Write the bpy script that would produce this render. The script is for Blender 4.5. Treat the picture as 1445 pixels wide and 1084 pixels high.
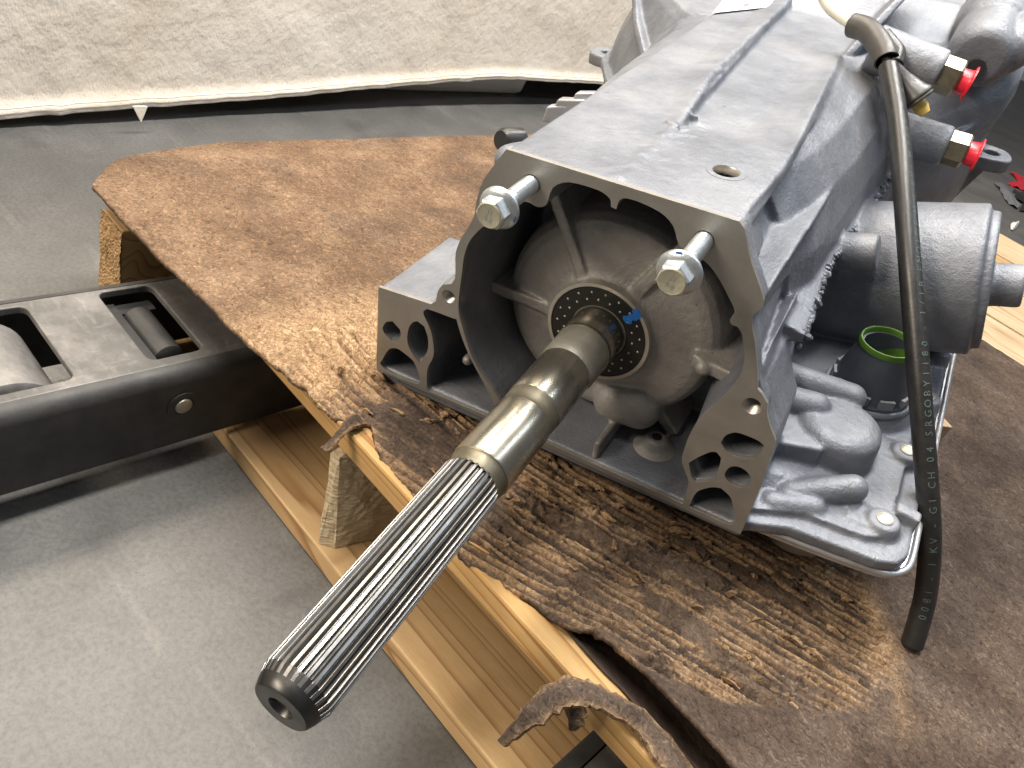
import bpy, bmesh, math, random
import numpy as np
from mathutils import Vector, Matrix
from mathutils.geometry import delaunay_2d_cdt
random.seed(7); rng = np.random.RandomState(7)
for o in list(bpy.data.objects): bpy.data.objects.remove(o)
scene = bpy.context.scene
COL = scene.collection

# ------------------------------------------------------------------ camera
FLOOR = 480.0                       # camera height above the floor, mm; all numbers below are mm
WX = np.array([.6662, .6044, -.4369]); WY = np.array([.6754, -.2406, .6971]); WZ = np.array([.3162, -.7595, -.5685])
cam_d = bpy.data.cameras.new('camera'); cam = bpy.data.objects.new('camera', cam_d); COL.objects.link(cam)
cam_d.sensor_width = 36; cam_d.lens = 36*1100/1445; cam_d.clip_start = .02; cam_d.clip_end = 100
cam.matrix_world = Matrix(((WX[0], -WX[1], -WX[2], 0), (WY[0], -WY[1], -WY[2], 0), (WZ[0], -WZ[1], -WZ[2], FLOOR/1000), (0, 0, 0, 1)))
scene.camera = cam
scene.render.resolution_x = 1024; scene.render.resolution_y = 768

# ------------------------------------------------------------------ world and lamps (a workshop under tube lights)
w = bpy.data.worlds.new('World'); scene.world = w; w.use_nodes = True
bg = w.node_tree.nodes['Background']; bg.inputs[0].default_value = (.92, .95, 1, 1); bg.inputs[1].default_value = .14
def area(name, loc, target, wide, long_, power, col, along=(0, 1, 0)):
    l = bpy.data.lights.new(name, 'AREA'); l.shape = 'RECTANGLE'; l.size = wide; l.size_y = long_; l.energy = power; l.color = col
    o = bpy.data.objects.new(name, l); COL.objects.link(o); z = (Vector(loc)-Vector(target)).normalized(); y = Vector(along); y = (y-z*y.dot(z)).normalized(); x = y.cross(z)
    o.matrix_world = Matrix(((x[0], y[0], z[0], loc[0]), (x[1], y[1], z[1], loc[1]), (x[2], y[2], z[2], loc[2]), (0, 0, 0, 1))); return o
area('tube_light', (-1.55, .55, 2.05), (-.8, .7, 0), .35, 2.4, 58, (1, .86, .68))
area('tube_light', (-1.6, -2.55, 1.9), (-.2, .4, .25), .5, 1.6, 122, (1, .86, .70), (1, 0, 0))
area('tube_light', (-.45, .75, 2.0), (-1.0, .85, .05), .10, 2.6, 82, (1, .92, .82))
area('tube_light', (-.52, .85, 2.2), (-.3, .6, .2), .06, 2.4, 15, (.80, .90, 1))
area('tube_light', (-.36, .85, 2.2), (-.25, .6, .2), .06, 2.4, 12, (.80, .90, 1))
area('tube_light', (.75, 1.25, 2.2), (0, .7, .2), .08, 2.4, 17, (.80, .89, 1))  # added cool fill to brighten the casting's right flank; no tube known there
vs = scene.view_settings; vs.view_transform = 'Standard'; vs.look = 'None'; vs.exposure = -0.18; vs.gamma = 1; vs.use_curve_mapping = False
scene.render.engine = 'CYCLES'

# ------------------------------------------------------------------ frames: world mm (camera at 0,0,0) and transmission mm
T0 = np.array([[0.87, 0.091, -0.484], [0.374, -0.761, 0.53], [-0.32, -0.642, -0.696]])
u_, s_, v_ = np.linalg.svd(T0); T0 = u_ @ v_
Wm = np.stack([WX, WY, WZ])
tip_c = np.array([-83.02, 116.33, 279.62]); O_c = tip_c - T0[:, 2]*(278.17-28.3)
TX, TY, TF = Wm @ T0[:, 0], Wm @ T0[:, 1], -(Wm @ T0[:, 2])         # right, up, forward of the transmission in world axes
O_w = Wm @ O_c
def ray(u, v): return Wm @ (np.array([u-722.5, v-542.0, 1100.0])/1100.0)
def onz(u, v, z): r = ray(u, v); return r*(z/r[2])
def fp(u, v, wv=0.0):                                            # pixel -> x,y on the transmission plane w = wv
    r = ray(u, v); t = (wv+O_w @ TF)/(r @ TF); d = r*t-O_w; return (d @ TX, d @ TY)
def tl(u, v, wv): x, y = fp(u, v, wv); return (x, wv, y)
def ty_(u, v, yv):                                               # pixel -> point on plane y = yv, as (x,w,y)
    r = ray(u, v); t = (yv+O_w @ TY)/(r @ TY); d = r*t-O_w; return (d @ TX, d @ TF, d @ TY)
def w2t(p): d = np.array(p)-O_w; return (d @ TX, d @ TF, d @ TY)
def zoom(o, s, pts, wv=0.0): return [fp(o[0]+x/s, o[1]+y/s, wv) for x, y in pts]

# ------------------------------------------------------------------ materials
def nt(name):
    m = bpy.data.materials.new(name); m.use_nodes = True; n = m.node_tree; b = n.nodes['Principled BSDF']; return m, n, b
def N(n, t, **k):
    x = n.nodes.new(t)
    for a, v in k.items():
        if a in x.inputs.keys(): x.inputs[a].default_value = v
        else: setattr(x, a, v)
    return x
def ramp(n, src, stops):
    r = n.nodes.new('ShaderNodeValToRGB'); e = r.color_ramp.elements
    while len(e) < len(stops): e.new(.5)
    for q, (p, c) in zip(e, stops): q.position = p; q.color = (c[0], c[1], c[2], 1)
    n.links.new(src, r.inputs[0]); return r
def coords(n, scale=(1, 1, 1), rot=(0, 0, 0)):
    t = N(n, 'ShaderNodeTexCoord'); m = N(n, 'ShaderNodeMapping'); m.inputs['Scale'].default_value = scale; m.inputs['Rotation'].default_value = rot
    n.links.new(t.outputs['Object'], m.inputs[0]); return m.outputs[0]
def mat(name, c1, c2=None, metal=0, rough=.5, scale=40, bump=0, bscale=400, bdist=.001, detail=6, stretch=(1, 1, 1), rvar=.12, spec=.5, extra=None):
    m, n, b = nt(name); c2 = c2 or c1; co = coords(n, stretch)
    no = N(n, 'ShaderNodeTexNoise', Scale=scale, Detail=detail, Roughness=.65); n.links.new(co, no.inputs['Vector'])
    r = ramp(n, no.outputs[0], [(.3, c1), (.7, c2)]); n.links.new(r.outputs[0], b.inputs['Base Color'])
    b.inputs['Metallic'].default_value = metal; b.inputs['Specular IOR Level'].default_value = spec
    mr = N(n, 'ShaderNodeMapRange'); mr.inputs['To Min'].default_value = max(0, rough-rvar); mr.inputs['To Max'].default_value = rough+rvar
    n2 = N(n, 'ShaderNodeTexNoise', Scale=scale*2.3, Detail=5); n.links.new(co, n2.inputs['Vector']); n.links.new(n2.outputs[0], mr.inputs[0]); n.links.new(mr.outputs[0], b.inputs['Roughness'])
    if bump:
        n3 = N(n, 'ShaderNodeTexNoise', Scale=bscale, Detail=5); n.links.new(co, n3.inputs['Vector'])
        bp = N(n, 'ShaderNodeBump', Strength=bump, Distance=bdist); n.links.new(n3.outputs[0], bp.inputs['Height']); n.links.new(bp.outputs[0], b.inputs['Normal'])
    return m
M = {}
def cast_mat(name, ca, cb, cc, rough, metal):
    m, n, b = nt(name); co = coords(n)
    a = N(n, 'ShaderNodeTexNoise', Scale=14, Detail=8, Roughness=.7); n.links.new(co, a.inputs['Vector'])
    r = ramp(n, a.outputs[0], [(.36, ca), (.5, cb), (.64, cc)])
    v = N(n, 'ShaderNodeTexNoise', Scale=230, Detail=2); n.links.new(co, v.inputs['Vector'])
    pit = ramp(n, v.outputs[0], [(.21, (.35, .35, .35)), (.27, (1, 1, 1))])
    mx = N(n, 'ShaderNodeMix', data_type='RGBA', blend_type='MULTIPLY'); mx.inputs[0].default_value = .8
    n.links.new(r.outputs[0], mx.inputs[6]); n.links.new(pit.outputs[0], mx.inputs[7]); n.links.new(mx.outputs[2], b.inputs['Base Color'])
    b.inputs['Metallic'].default_value = metal
    g = N(n, 'ShaderNodeTexNoise', Scale=30, Detail=4); n.links.new(co, g.inputs['Vector'])
    mr = N(n, 'ShaderNodeMapRange'); mr.inputs['To Min'].default_value = rough-.1; mr.inputs['To Max'].default_value = rough+.12
    n.links.new(g.outputs[0], mr.inputs[0]); n.links.new(mr.outputs[0], b.inputs['Roughness'])
    f = N(n, 'ShaderNodeTexNoise', Scale=900, Detail=3); n.links.new(co, f.inputs['Vector'])
    f2 = N(n, 'ShaderNodeTexNoise', Scale=230, Detail=5, Roughness=.6); n.links.new(co, f2.inputs['Vector'])
    b1 = N(n, 'ShaderNodeBump', Strength=.4, Distance=.0008); b2 = N(n, 'ShaderNodeBump', Strength=.42, Distance=.0016)
    n.links.new(f.outputs[0], b1.inputs['Height']); n.links.new(f2.outputs[0], b2.inputs['Height'])
    n.links.new(b1.outputs[0], b2.inputs['Normal']); n.links.new(b2.outputs[0], b.inputs['Normal']); return m
M['cast'] = cast_mat('cast_aluminium', (.145, .156, .180), (.195, .208, .236), (.255, .266, .29), .52, .42)
M['hub'] = cast_mat('raw_casting', (.25, .238, .222), (.33, .316, .296), (.40, .385, .365), .50, .4)
M['machined'] = mat('machined_aluminium', (.25, .24, .22), (.35, .335, .31), metal=.6, rough=.45, scale=35, bump=.12, bscale=900, bdist=.0004)
M['ring'] = mat('bright_machined', (.50, .47, .42), (.58, .55, .5), metal=.8, rough=.38, scale=60)
M['steel'] = mat('polished_steel', (.37, .34, .265), (.50, .475, .41), metal=.95, rough=.27, scale=26, rvar=.06, bump=.02, bscale=260, bdist=.0005)
M['oily'] = mat('oily_steel', (.12, .105, .07), (.22, .20, .15), metal=.7, rough=.45, scale=60, bump=.15, bscale=320, bdist=.0005)
M['greysteel'] = mat('dull_steel', (.28, .26, .21), (.42, .40, .345), metal=.7, rough=.48, scale=45, bump=.15, bscale=420, bdist=.0005)
M['spline'] = mat('spline_steel', (.24, .235, .225), (.37, .36, .35), metal=1, rough=.36, scale=70, rvar=.12)
M['root'] = mat('dark_tooth_root', (.08, .077, .07), (.17, .163, .15), metal=.8, rough=.38, scale=90)  # darker steel for the tooth roots and flanks
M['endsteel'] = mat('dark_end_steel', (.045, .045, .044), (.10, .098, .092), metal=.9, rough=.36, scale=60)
M['black'] = mat('black_phosphate', (.018, .018, .017), (.03, .03, .028), metal=.4, rough=.45, scale=80)
M['zinc'] = mat('zinc_bolt', (.42, .46, .48), (.60, .64, .66), metal=.75, rough=.36, scale=190, bump=.3, bscale=700, bdist=.0005)
M['zincface'] = mat('zinc_bolt_head', (.47, .45, .33), (.60, .58, .46), metal=.6, rough=.42, scale=200, bump=.35, bscale=600, bdist=.0005)
M['blue'] = mat('blue_paint_pen', (.012, .11, .42), (.02, .17, .55), rough=.5, scale=300)
M['red'] = mat('red_plastic_cap', (.62, .012, .03), (.72, .03, .05), rough=.32, scale=60)
M['brass'] = mat('brass_fitting', (.20, .17, .115), (.31, .275, .20), metal=.85, rough=.36, scale=120)
M['rubber'] = mat('black_rubber', (.012, .012, .012), (.025, .024, .023), rough=.38, scale=90, bump=.1, bscale=500)
M['sleeve'] = mat('grey_black_sleeve', (.045, .042, .038), (.075, .07, .064), rough=.42, scale=90)
M['whitetube'] = mat('cream_tube', (.55, .53, .44), (.66, .64, .55), rough=.45, scale=90)
M['yellow'] = mat('yellow_plastic_tip', (.62, .42, .09), (.72, .52, .15), rough=.4, scale=90)
M['connector'] = mat('slate_plastic', (.042, .052, .066), (.06, .07, .088), rough=.45, scale=120)
M['clip'] = mat('grey_plastic_clip', (.16, .17, .19), (.2, .21, .23), rough=.45, scale=120)
M['green'] = mat('green_plastic_ring', (.045, .11, .01), (.07, .16, .018), rough=.35, scale=60)
M['pan'] = mat('pan_sheet_steel', (.40, .40, .41), (.55, .56, .58), metal=.7, rough=.36, scale=40)
M['sump'] = mat('sump_casting', (.22, .20, .17), (.38, .36, .32), metal=.5, rough=.5, scale=45, bump=.3, bscale=300)
M['print'] = mat('faded_print', (.04, .06, .055), (.10, .14, .125), rough=.6, scale=500)
M['paper'] = mat('white_label', (.78, .77, .74), (.84, .83, .8), rough=.55, scale=60)
M['ink'] = mat('grey_ink', (.16, .16, .17), rough=.6)
M['greenink'] = mat('green_ink', (.25, .4, .25), rough=.6)
M['shadowgasket'] = mat('gasket_and_hole_black', (.015, .015, .017), rough=.6)
M['forkpaint'] = mat('worn_black_paint', (.020, .020, .021), (.062, .06, .058), rough=.55, scale=24, bump=.2, bscale=300, rvar=.2)
def worn_top():
    m, n, b = nt('scuffed_steel'); co = coords(n, (1, 1, 1)); co2 = coords(n, (8, 30, 3), (0, 0, .9)); co3 = coords(n, (30, 9, 3), (0, 0, .2))
    a = N(n, 'ShaderNodeTexNoise', Scale=9, Detail=9, Roughness=.72); n.links.new(co, a.inputs['Vector'])
    s = N(n, 'ShaderNodeTexNoise', Scale=9, Detail=6); n.links.new(co2, s.inputs['Vector']); s3 = N(n, 'ShaderNodeTexNoise', Scale=8, Detail=6); n.links.new(co3, s3.inputs['Vector'])
    r = ramp(n, a.outputs[0], [(.3, (.055, .055, .053)), (.52, (.12, .117, .112)), (.72, (.25, .24, .23))])
    rs = ramp(n, s.outputs[0], [(.58, (0, 0, 0)), (.7, (.14, .135, .125))]); rs3 = ramp(n, s3.outputs[0], [(.58, (0, 0, 0)), (.7, (.11, .105, .1))])
    mx = N(n, 'ShaderNodeMix', data_type='RGBA', blend_type='ADD'); mx.inputs[0].default_value = .3; mx2 = N(n, 'ShaderNodeMix', data_type='RGBA', blend_type='ADD'); mx2.inputs[0].default_value = .3
    n.links.new(r.outputs[0], mx.inputs[6]); n.links.new(rs.outputs[0], mx.inputs[7]); n.links.new(mx.outputs[2], mx2.inputs[6]); n.links.new(rs3.outputs[0], mx2.inputs[7])
    rust = N(n, 'ShaderNodeTexNoise', Scale=32, Detail=3); n.links.new(co, rust.inputs['Vector']); rr = ramp(n, rust.outputs[0], [(.70, (0, 0, 0)), (.74, (1, 1, 1))])
    mx3 = N(n, 'ShaderNodeMix', data_type='RGBA'); n.links.new(rr.outputs[0], mx3.inputs[0]); n.links.new(mx2.outputs[2], mx3.inputs[6]); mx3.inputs[7].default_value = (.17, .085, .045, 1)
    n.links.new(mx3.outputs[2], b.inputs['Base Color']); b.inputs['Metallic'].default_value = .3; b.inputs['Roughness'].default_value = .52
    bp = N(n, 'ShaderNodeBump', Strength=.25, Distance=.001); n.links.new(a.outputs[0], bp.inputs['Height']); n.links.new(bp.outputs[0], b.inputs['Normal']); return m
M['worn'] = worn_top()
M['roller'] = mat('worn_roller', (.11, .105, .10), (.30, .29, .28), metal=.3, rough=.5, scale=28, bump=.4, bscale=120, bdist=.002)
def wood(name, a, c, d, gs=26.0, along=(2.2, 55, 55), dark=.0):
    m, n, b = nt(name); co = coords(n, along)
    no = N(n, 'ShaderNodeTexNoise', Scale=1.0, Detail=1.2, Roughness=.35, Distortion=.25); n.links.new(coords(n, (1.6, gs, gs)), no.inputs['Vector'])
    mul = N(n, 'ShaderNodeMath', operation='MULTIPLY'); mul.inputs[1].default_value = 9; n.links.new(no.outputs[0], mul.inputs[0])
    fr = N(n, 'ShaderNodeMath', operation='FRACT'); n.links.new(mul.outputs[0], fr.inputs[0])
    r = ramp(n, fr.outputs[0], [(0, a), (.70, c), (.93, d), (1, a)])
    big = N(n, 'ShaderNodeTexNoise', Scale=7, Detail=5); n.links.new(coords(n), big.inputs['Vector'])
    rb = ramp(n, big.outputs[0], [(.3, (.72, .68, .62)), (.65, (1, 1, 1))])
    mx = N(n, 'ShaderNodeMix', data_type='RGBA', blend_type='MULTIPLY'); mx.inputs[0].default_value = 1
    n.links.new(r.outputs[0], mx.inputs[6]); n.links.new(rb.outputs[0], mx.inputs[7])
    fi = N(n, 'ShaderNodeTexNoise', Scale=9, Detail=6); n.links.new(coords(n, (along[0]*4, along[1]*4, along[2]*4)), fi.inputs['Vector'])
    rf = ramp(n, fi.outputs[0], [(.3, (.8, .78, .75)), (.6, (1, 1, 1))]); mx2 = N(n, 'ShaderNodeMix', data_type='RGBA', blend_type='MULTIPLY'); mx2.inputs[0].default_value = .7
    n.links.new(mx.outputs[2], mx2.inputs[6]); n.links.new(rf.outputs[0], mx2.inputs[7]); n.links.new(mx2.outputs[2], b.inputs['Base Color'])
    b.inputs['Roughness'].default_value = .62
    bp = N(n, 'ShaderNodeBump', Strength=.25, Distance=.0008); n.links.new(fi.outputs[0], bp.inputs['Height']); n.links.new(bp.outputs[0], b.inputs['Normal']); return m
M['pine'] = wood('pine_board', (.60, .415, .215), (.54, .355, .17), (.33, .18, .07))
M['pineamber'] = wood('amber_pine_board', (.62, .40, .17), (.55, .33, .12), (.36, .175, .05), gs=36)
M['pinepale'] = wood('pale_pine_board', (.60, .46, .30), (.55, .41, .26), (.42, .28, .16), gs=30)
M['endgrain'] = mat('sawn_end_grain', (.46, .36, .215), (.62, .52, .36), rough=.8, scale=90, bump=.8, bscale=130, bdist=.003, stretch=(1, 1, 3))
M['sawn'] = mat('sawn_orange_wood', (.30, .17, .07), (.56, .37, .18), rough=.85, scale=120, bump=1, bscale=220, bdist=.004)
def cardboard():
    m, n, b = nt('kraft_cardboard'); co = coords(n)
    at = N(n, 'ShaderNodeAttribute', attribute_name='torn'); ao = N(n, 'ShaderNodeAttribute', attribute_name='oil')  # both masks also carry painted crest highlights and valley shade
    no = N(n, 'ShaderNodeTexNoise', Scale=11, Detail=9, Roughness=.7); n.links.new(co, no.inputs['Vector'])
    clean = ramp(n, no.outputs[0], [(.36, (.115, .070, .042)), (.5, (.165, .104, .064)), (.64, (.235, .157, .10))])
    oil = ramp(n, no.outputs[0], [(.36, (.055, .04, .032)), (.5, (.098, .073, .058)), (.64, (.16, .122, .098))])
    fib = N(n, 'ShaderNodeTexNoise', Scale=240, Detail=7, Roughness=.75, Distortion=1.5); n.links.new(co, fib.inputs['Vector'])
    rf = ramp(n, fib.outputs[0], [(.36, (.36, .33, .30)), (.47, (.85, .84, .83)), (.56, (1.1, 1.09, 1.06)), (.64, (1.9, 1.85, 1.7))])
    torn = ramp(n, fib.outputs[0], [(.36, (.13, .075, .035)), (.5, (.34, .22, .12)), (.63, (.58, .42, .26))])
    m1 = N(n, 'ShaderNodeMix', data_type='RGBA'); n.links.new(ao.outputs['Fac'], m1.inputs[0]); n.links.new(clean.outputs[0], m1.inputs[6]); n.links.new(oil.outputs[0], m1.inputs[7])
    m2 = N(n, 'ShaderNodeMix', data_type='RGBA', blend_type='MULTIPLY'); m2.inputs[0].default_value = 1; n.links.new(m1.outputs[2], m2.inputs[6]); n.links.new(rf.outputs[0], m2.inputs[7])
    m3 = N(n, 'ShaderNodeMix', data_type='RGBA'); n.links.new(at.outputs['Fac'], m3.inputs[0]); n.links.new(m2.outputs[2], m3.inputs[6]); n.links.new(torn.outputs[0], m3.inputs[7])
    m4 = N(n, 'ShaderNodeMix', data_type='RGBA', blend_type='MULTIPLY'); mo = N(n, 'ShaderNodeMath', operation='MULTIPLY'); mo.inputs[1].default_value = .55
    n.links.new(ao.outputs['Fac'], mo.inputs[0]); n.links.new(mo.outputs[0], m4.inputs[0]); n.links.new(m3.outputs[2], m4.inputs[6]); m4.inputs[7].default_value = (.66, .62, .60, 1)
    n.links.new(m4.outputs[2], b.inputs['Base Color']); b.inputs['Roughness'].default_value = .85; b.inputs['Specular IOR Level'].default_value = .25
    b1 = N(n, 'ShaderNodeBump', Strength=.7, Distance=.0018); n.links.new(fib.outputs[0], b1.inputs['Height']); n.links.new(b1.outputs[0], b.inputs['Normal']); return m
M['card'] = cardboard()
M['darkcard'] = mat('gap_shade_cardboard', (.022, .013, .009), (.05, .03, .02), rough=.8, scale=60, bump=.6, bscale=200, bdist=.002)  # near-black brown that holds the shade of the gap behind the lead board
def cloth_m():
    m, n, b = nt('canvas_drop_cloth'); co = coords(n)
    no = N(n, 'ShaderNodeTexNoise', Scale=5, Detail=8, Roughness=.68); n.links.new(co, no.inputs['Vector'])
    r = ramp(n, no.outputs[0], [(.28, (.72, .63, .52)), (.48, (.86, .78, .67)), (.7, (.9, .84, .75))]); n.links.new(r.outputs[0], b.inputs['Base Color'])
    b.inputs['Roughness'].default_value = .9; b.inputs['Specular IOR Level'].default_value = .15
    wv = N(n, 'ShaderNodeTexNoise', Scale=60, Detail=6); n.links.new(co, wv.inputs['Vector']); wf = N(n, 'ShaderNodeTexNoise', Scale=420, Detail=3); n.links.new(coords(n, (1, 1, .35)), wf.inputs['Vector'])
    b1 = N(n, 'ShaderNodeBump', Strength=.5, Distance=.004); b2 = N(n, 'ShaderNodeBump', Strength=.5, Distance=.0015)
    n.links.new(wv.outputs[0], b1.inputs['Height']); n.links.new(wf.outputs[0], b2.inputs['Height']); n.links.new(b1.outputs[0], b2.inputs['Normal']); n.links.new(b2.outputs[0], b.inputs['Normal']); return m
M['cloth'] = cloth_m()
def floor_m():
    m, n, b = nt('sealed_concrete'); co = coords(n)
    a = N(n, 'ShaderNodeTexNoise', Scale=3.2, Detail=10, Roughness=.72); n.links.new(co, a.inputs['Vector'])
    r = ramp(n, a.outputs[0], [(.36, (.088, .086, .082)), (.5, (.115, .113, .108)), (.64, (.155, .152, .146))])
    f = N(n, 'ShaderNodeTexNoise', Scale=260, Detail=6, Roughness=.8); n.links.new(co, f.inputs['Vector']); rf = ramp(n, f.outputs[0], [(.38, (.74, .74, .74)), (.5, (1, 1, 1)), (.62, (1.2, 1.2, 1.19))])
    s = N(n, 'ShaderNodeTexNoise', Scale=10, Detail=6, Distortion=.6); n.links.new(coords(n, (1, 6, 1), (0, 0, .8)), s.inputs['Vector']); rs = ramp(n, s.outputs[0], [(.62, (1, 1, 1)), (.7, (1.22, 1.21, 1.18))])
    st = N(n, 'ShaderNodeTexNoise', Scale=7, Detail=5); n.links.new(co, st.inputs['Vector']); rst = ramp(n, st.outputs[0], [(.32, (.68, .68, .69)), (.42, (1, 1, 1))])
    cur = r.outputs[0]
    for q in (rf, rs, rst):
        mx = N(n, 'ShaderNodeMix', data_type='RGBA', blend_type='MULTIPLY'); mx.inputs[0].default_value = .85; n.links.new(cur, mx.inputs[6]); n.links.new(q.outputs[0], mx.inputs[7]); cur = mx.outputs[2]
    n.links.new(cur, b.inputs['Base Color'])
    mr = N(n, 'ShaderNodeMapRange'); mr.inputs['To Min'].default_value = .32; mr.inputs['To Max'].default_value = .62; n.links.new(a.outputs[0], mr.inputs[0]); n.links.new(mr.outputs[0], b.inputs['Roughness'])
    bp = N(n, 'ShaderNodeBump', Strength=.2, Distance=.0015); n.links.new(f.outputs[0], bp.inputs['Height']); n.links.new(bp.outputs[0], b.inputs['Normal']); return m
M['floor'] = floor_m()
def bin_m():
    m, n, b = nt('frosted_plastic'); b.inputs['Base Color'].default_value = (.82, .83, .83, 1); b.inputs['Roughness'].default_value = .4; b.inputs['Subsurface Weight'].default_value = .3; b.inputs['Subsurface Radius'].default_value = (.02, .02, .02); return m
M['bin'] = bin_m()

# ------------------------------------------------------------------ mesh helpers (mm in, metres out)
def link(name, me, m, parent=None, smooth=None):
    o = bpy.data.objects.new(name, me); COL.objects.link(o)
    if m is not None and not me.materials: me.materials.append(M[m] if isinstance(m, str) else m)
    if parent is not None: o.parent = parent
    if smooth is not None:
        for p in me.polygons: p.use_smooth = True
        if smooth < 180:
            me.set_sharp_from_angle(angle=math.radians(smooth))
    return o
def from_bm(bm):
    bmesh.ops.recalc_face_normals(bm, faces=bm.faces); me = bpy.data.meshes.new('m'); bm.to_mesh(me); bm.free(); return me
def raw(verts, faces, recalc=True):
    me = bpy.data.meshes.new('m'); me.from_pydata([tuple(np.asarray(v)/1000) for v in verts], [], [tuple(f) for f in faces])
    if recalc:
        bm = bmesh.new(); bm.from_mesh(me); bmesh.ops.recalc_face_normals(bm, faces=bm.faces); bm.to_mesh(me); bm.free()
    return me
def shift(v): return (v[0], v[1], v[2]+FLOOR)                       # world mm about the camera -> world mm about the floor
def tag(o, label=None, cat=None, group=None, kind=None):
    if label: o['label'] = label
    if cat: o['category'] = cat
    if group: o['group'] = group
    if kind: o['kind'] = kind
    return o
def empty(name, loc=(0, 0, 0)):
    o = bpy.data.objects.new(name, None); COL.objects.link(o); o.location = loc; o.empty_display_size = .05; return o
def inpoly(p, poly):
    x, y = p; c = False; n = len(poly)
    for i in range(n):
        x1, y1 = poly[i]; x2, y2 = poly[i-1]
        if (y1 > y) != (y2 > y) and x < (x2-x1)*(y-y1)/(y2-y1)+x1: c = not c
    return c
def smoothpoly(P, k=4, corner=50):
    P = [np.array(p, float) for p in P]; n = len(P); out = []
    sharp = []
    for i in range(n):
        a = P[i]-P[i-1]; b = P[(i+1) % n]-P[i]; ang = abs(math.degrees(math.atan2(a[0]*b[1]-a[1]*b[0], a @ b))); sharp.append(ang > corner)
    for i in range(n):
        p0, p1, p2, p3 = P[i-1], P[i], P[(i+1) % n], P[(i+2) % n]
        L = np.linalg.norm(p2-p1)
        t1 = (p2-p1) if sharp[i] else (p2-p0)*.5; t2 = (p2-p1) if sharp[(i+1) % n] else (p3-p1)*.5
        for t in (t1, t2):
            l = np.linalg.norm(t)
            if l > L: t *= L/l
        for j in range(k):
            s = j/k; h = (2*s**3-3*s**2+1)*p1+(s**3-2*s**2+s)*t1+(-2*s**3+3*s**2)*p2+(s**3-s**2)*t2; out.append((h[0], h[1]))
    return out
def offset(P, d):
    n = len(P); A = sum(P[i-1][0]*P[i][1]-P[i][0]*P[i-1][1] for i in range(n)); sg = 1 if A > 0 else -1; out = []
    for i in range(n):
        a = np.array(P[i])-np.array(P[i-1]); b = np.array(P[(i+1) % n])-np.array(P[i])
        na = np.array([a[1], -a[0]])/(np.linalg.norm(a)+1e-9); nb = np.array([b[1], -b[0]])/(np.linalg.norm(b)+1e-9); m = na+nb; m /= max(np.linalg.norm(m), .5)
        out.append(tuple(np.array(P[i])+sg*d*m))
    return out
def solid(outer, holes, w0, w1, put):
    """polygon with holes in 2D, extruded; put(a,b,w) -> 3D"""
    loops = [outer]+list(holes); V = [Vector(p) for l in loops for p in l]; E = []; k = 0
    for l in loops:
        E += [(k+i, k+(i+1) % len(l)) for i in range(len(l))]; k += len(l)
    v2, e2, f2, *_ = delaunay_2d_cdt(V, E, [], 0, 1e-4)
    tri = []
    for f in f2:
        c = sum((v2[i] for i in f), Vector((0, 0)))/len(f)
        if inpoly(c, outer) and not any(inpoly(c, h) for h in holes): tri.append(tuple(f))
    n = len(v2); verts = [put(p[0], p[1], w0) for p in v2]+[put(p[0], p[1], w1) for p in v2]
    cnt = {}
    for f in tri:
        for i in range(3): e = (f[i], f[(i+1) % 3]); cnt[e] = 1
    faces = list(tri)+[tuple(i+n for i in reversed(f)) for f in tri]
    for a, b in cnt:
        if (b, a) not in cnt: faces.append((b, a, a+n, b+n))
    return verts, faces
xw = lambda x, y, w: (x, w, y)                                      # transmission local
class Parts:
    def __init__(s): s.v = []; s.f = []
    def add(s, vf):
        k = len(s.v); s.v += [tuple(p) for p in vf[0]]; s.f += [tuple(i+k for i in f) for f in vf[1]]; return s
    def mesh(s): return raw(s.v, s.f)
def loft(secs, close=True):
    n = len(secs[0]); v = [p for s in secs for p in s]; f = []
    for a in range(len(secs)-1):
        for i in range(n): f.append((a*n+i, a*n+(i+1) % n, (a+1)*n+(i+1) % n, (a+1)*n+i))
    if close: f.append(tuple(range(n-1, -1, -1))); f.append(tuple(range((len(secs)-1)*n, len(secs)*n)))
    return v, f
def frame(d):
    d = np.array(d, float); d /= np.linalg.norm(d); h = np.array([0, 0, 1.]) if abs(d[2]) < .9 else np.array([1., 0, 0])
    a = np.cross(h, d); a /= np.linalg.norm(a); return d, a, np.cross(d, a)
def lathe(c, d, prof, n=48, close=True, ang0=0):
    """prof: (distance along d, radius)"""
    c = np.array(c, float); d, a, b = frame(d)
    secs = [[c+d*t+r*(math.cos(q)*a+math.sin(q)*b) for q in [ang0+2*math.pi*i/n for i in range(n)]] for t, r in prof]
    return loft(secs, close)
def tube(path, rad, n=16, close=True):
    P = [np.array(p, float) for p in path]; secs = []; ref = None
    for i, p in enumerate(P):
        t = P[min(i+1, len(P)-1)]-P[max(i-1, 0)]; t /= np.linalg.norm(t)
        if ref is None: ref = frame(t)[1]
        a = ref-t*(ref @ t); a /= np.linalg.norm(a); b = np.cross(t, a); ref = a; r = rad[i] if hasattr(rad, '__len__') else rad
        secs.append([p+r*(math.cos(2*math.pi*k/n)*a+math.sin(2*math.pi*k/n)*b) for k in range(n)])
    return loft(secs, close)
def spl(P, k=8):
    P = [np.array(p, float) for p in P]; out = []
    for i in range(len(P)-1):
        p0, p1, p2, p3 = P[max(i-1, 0)], P[i], P[i+1], P[min(i+2, len(P)-1)]
        for j in range(k):
            s = j/k; out.append(.5*((2*p1)+(p2-p0)*s+(2*p0-5*p1+4*p2-p3)*s*s+(3*p1-p0-3*p2+p3)*s**3))
    return out+[P[-1]]
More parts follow.
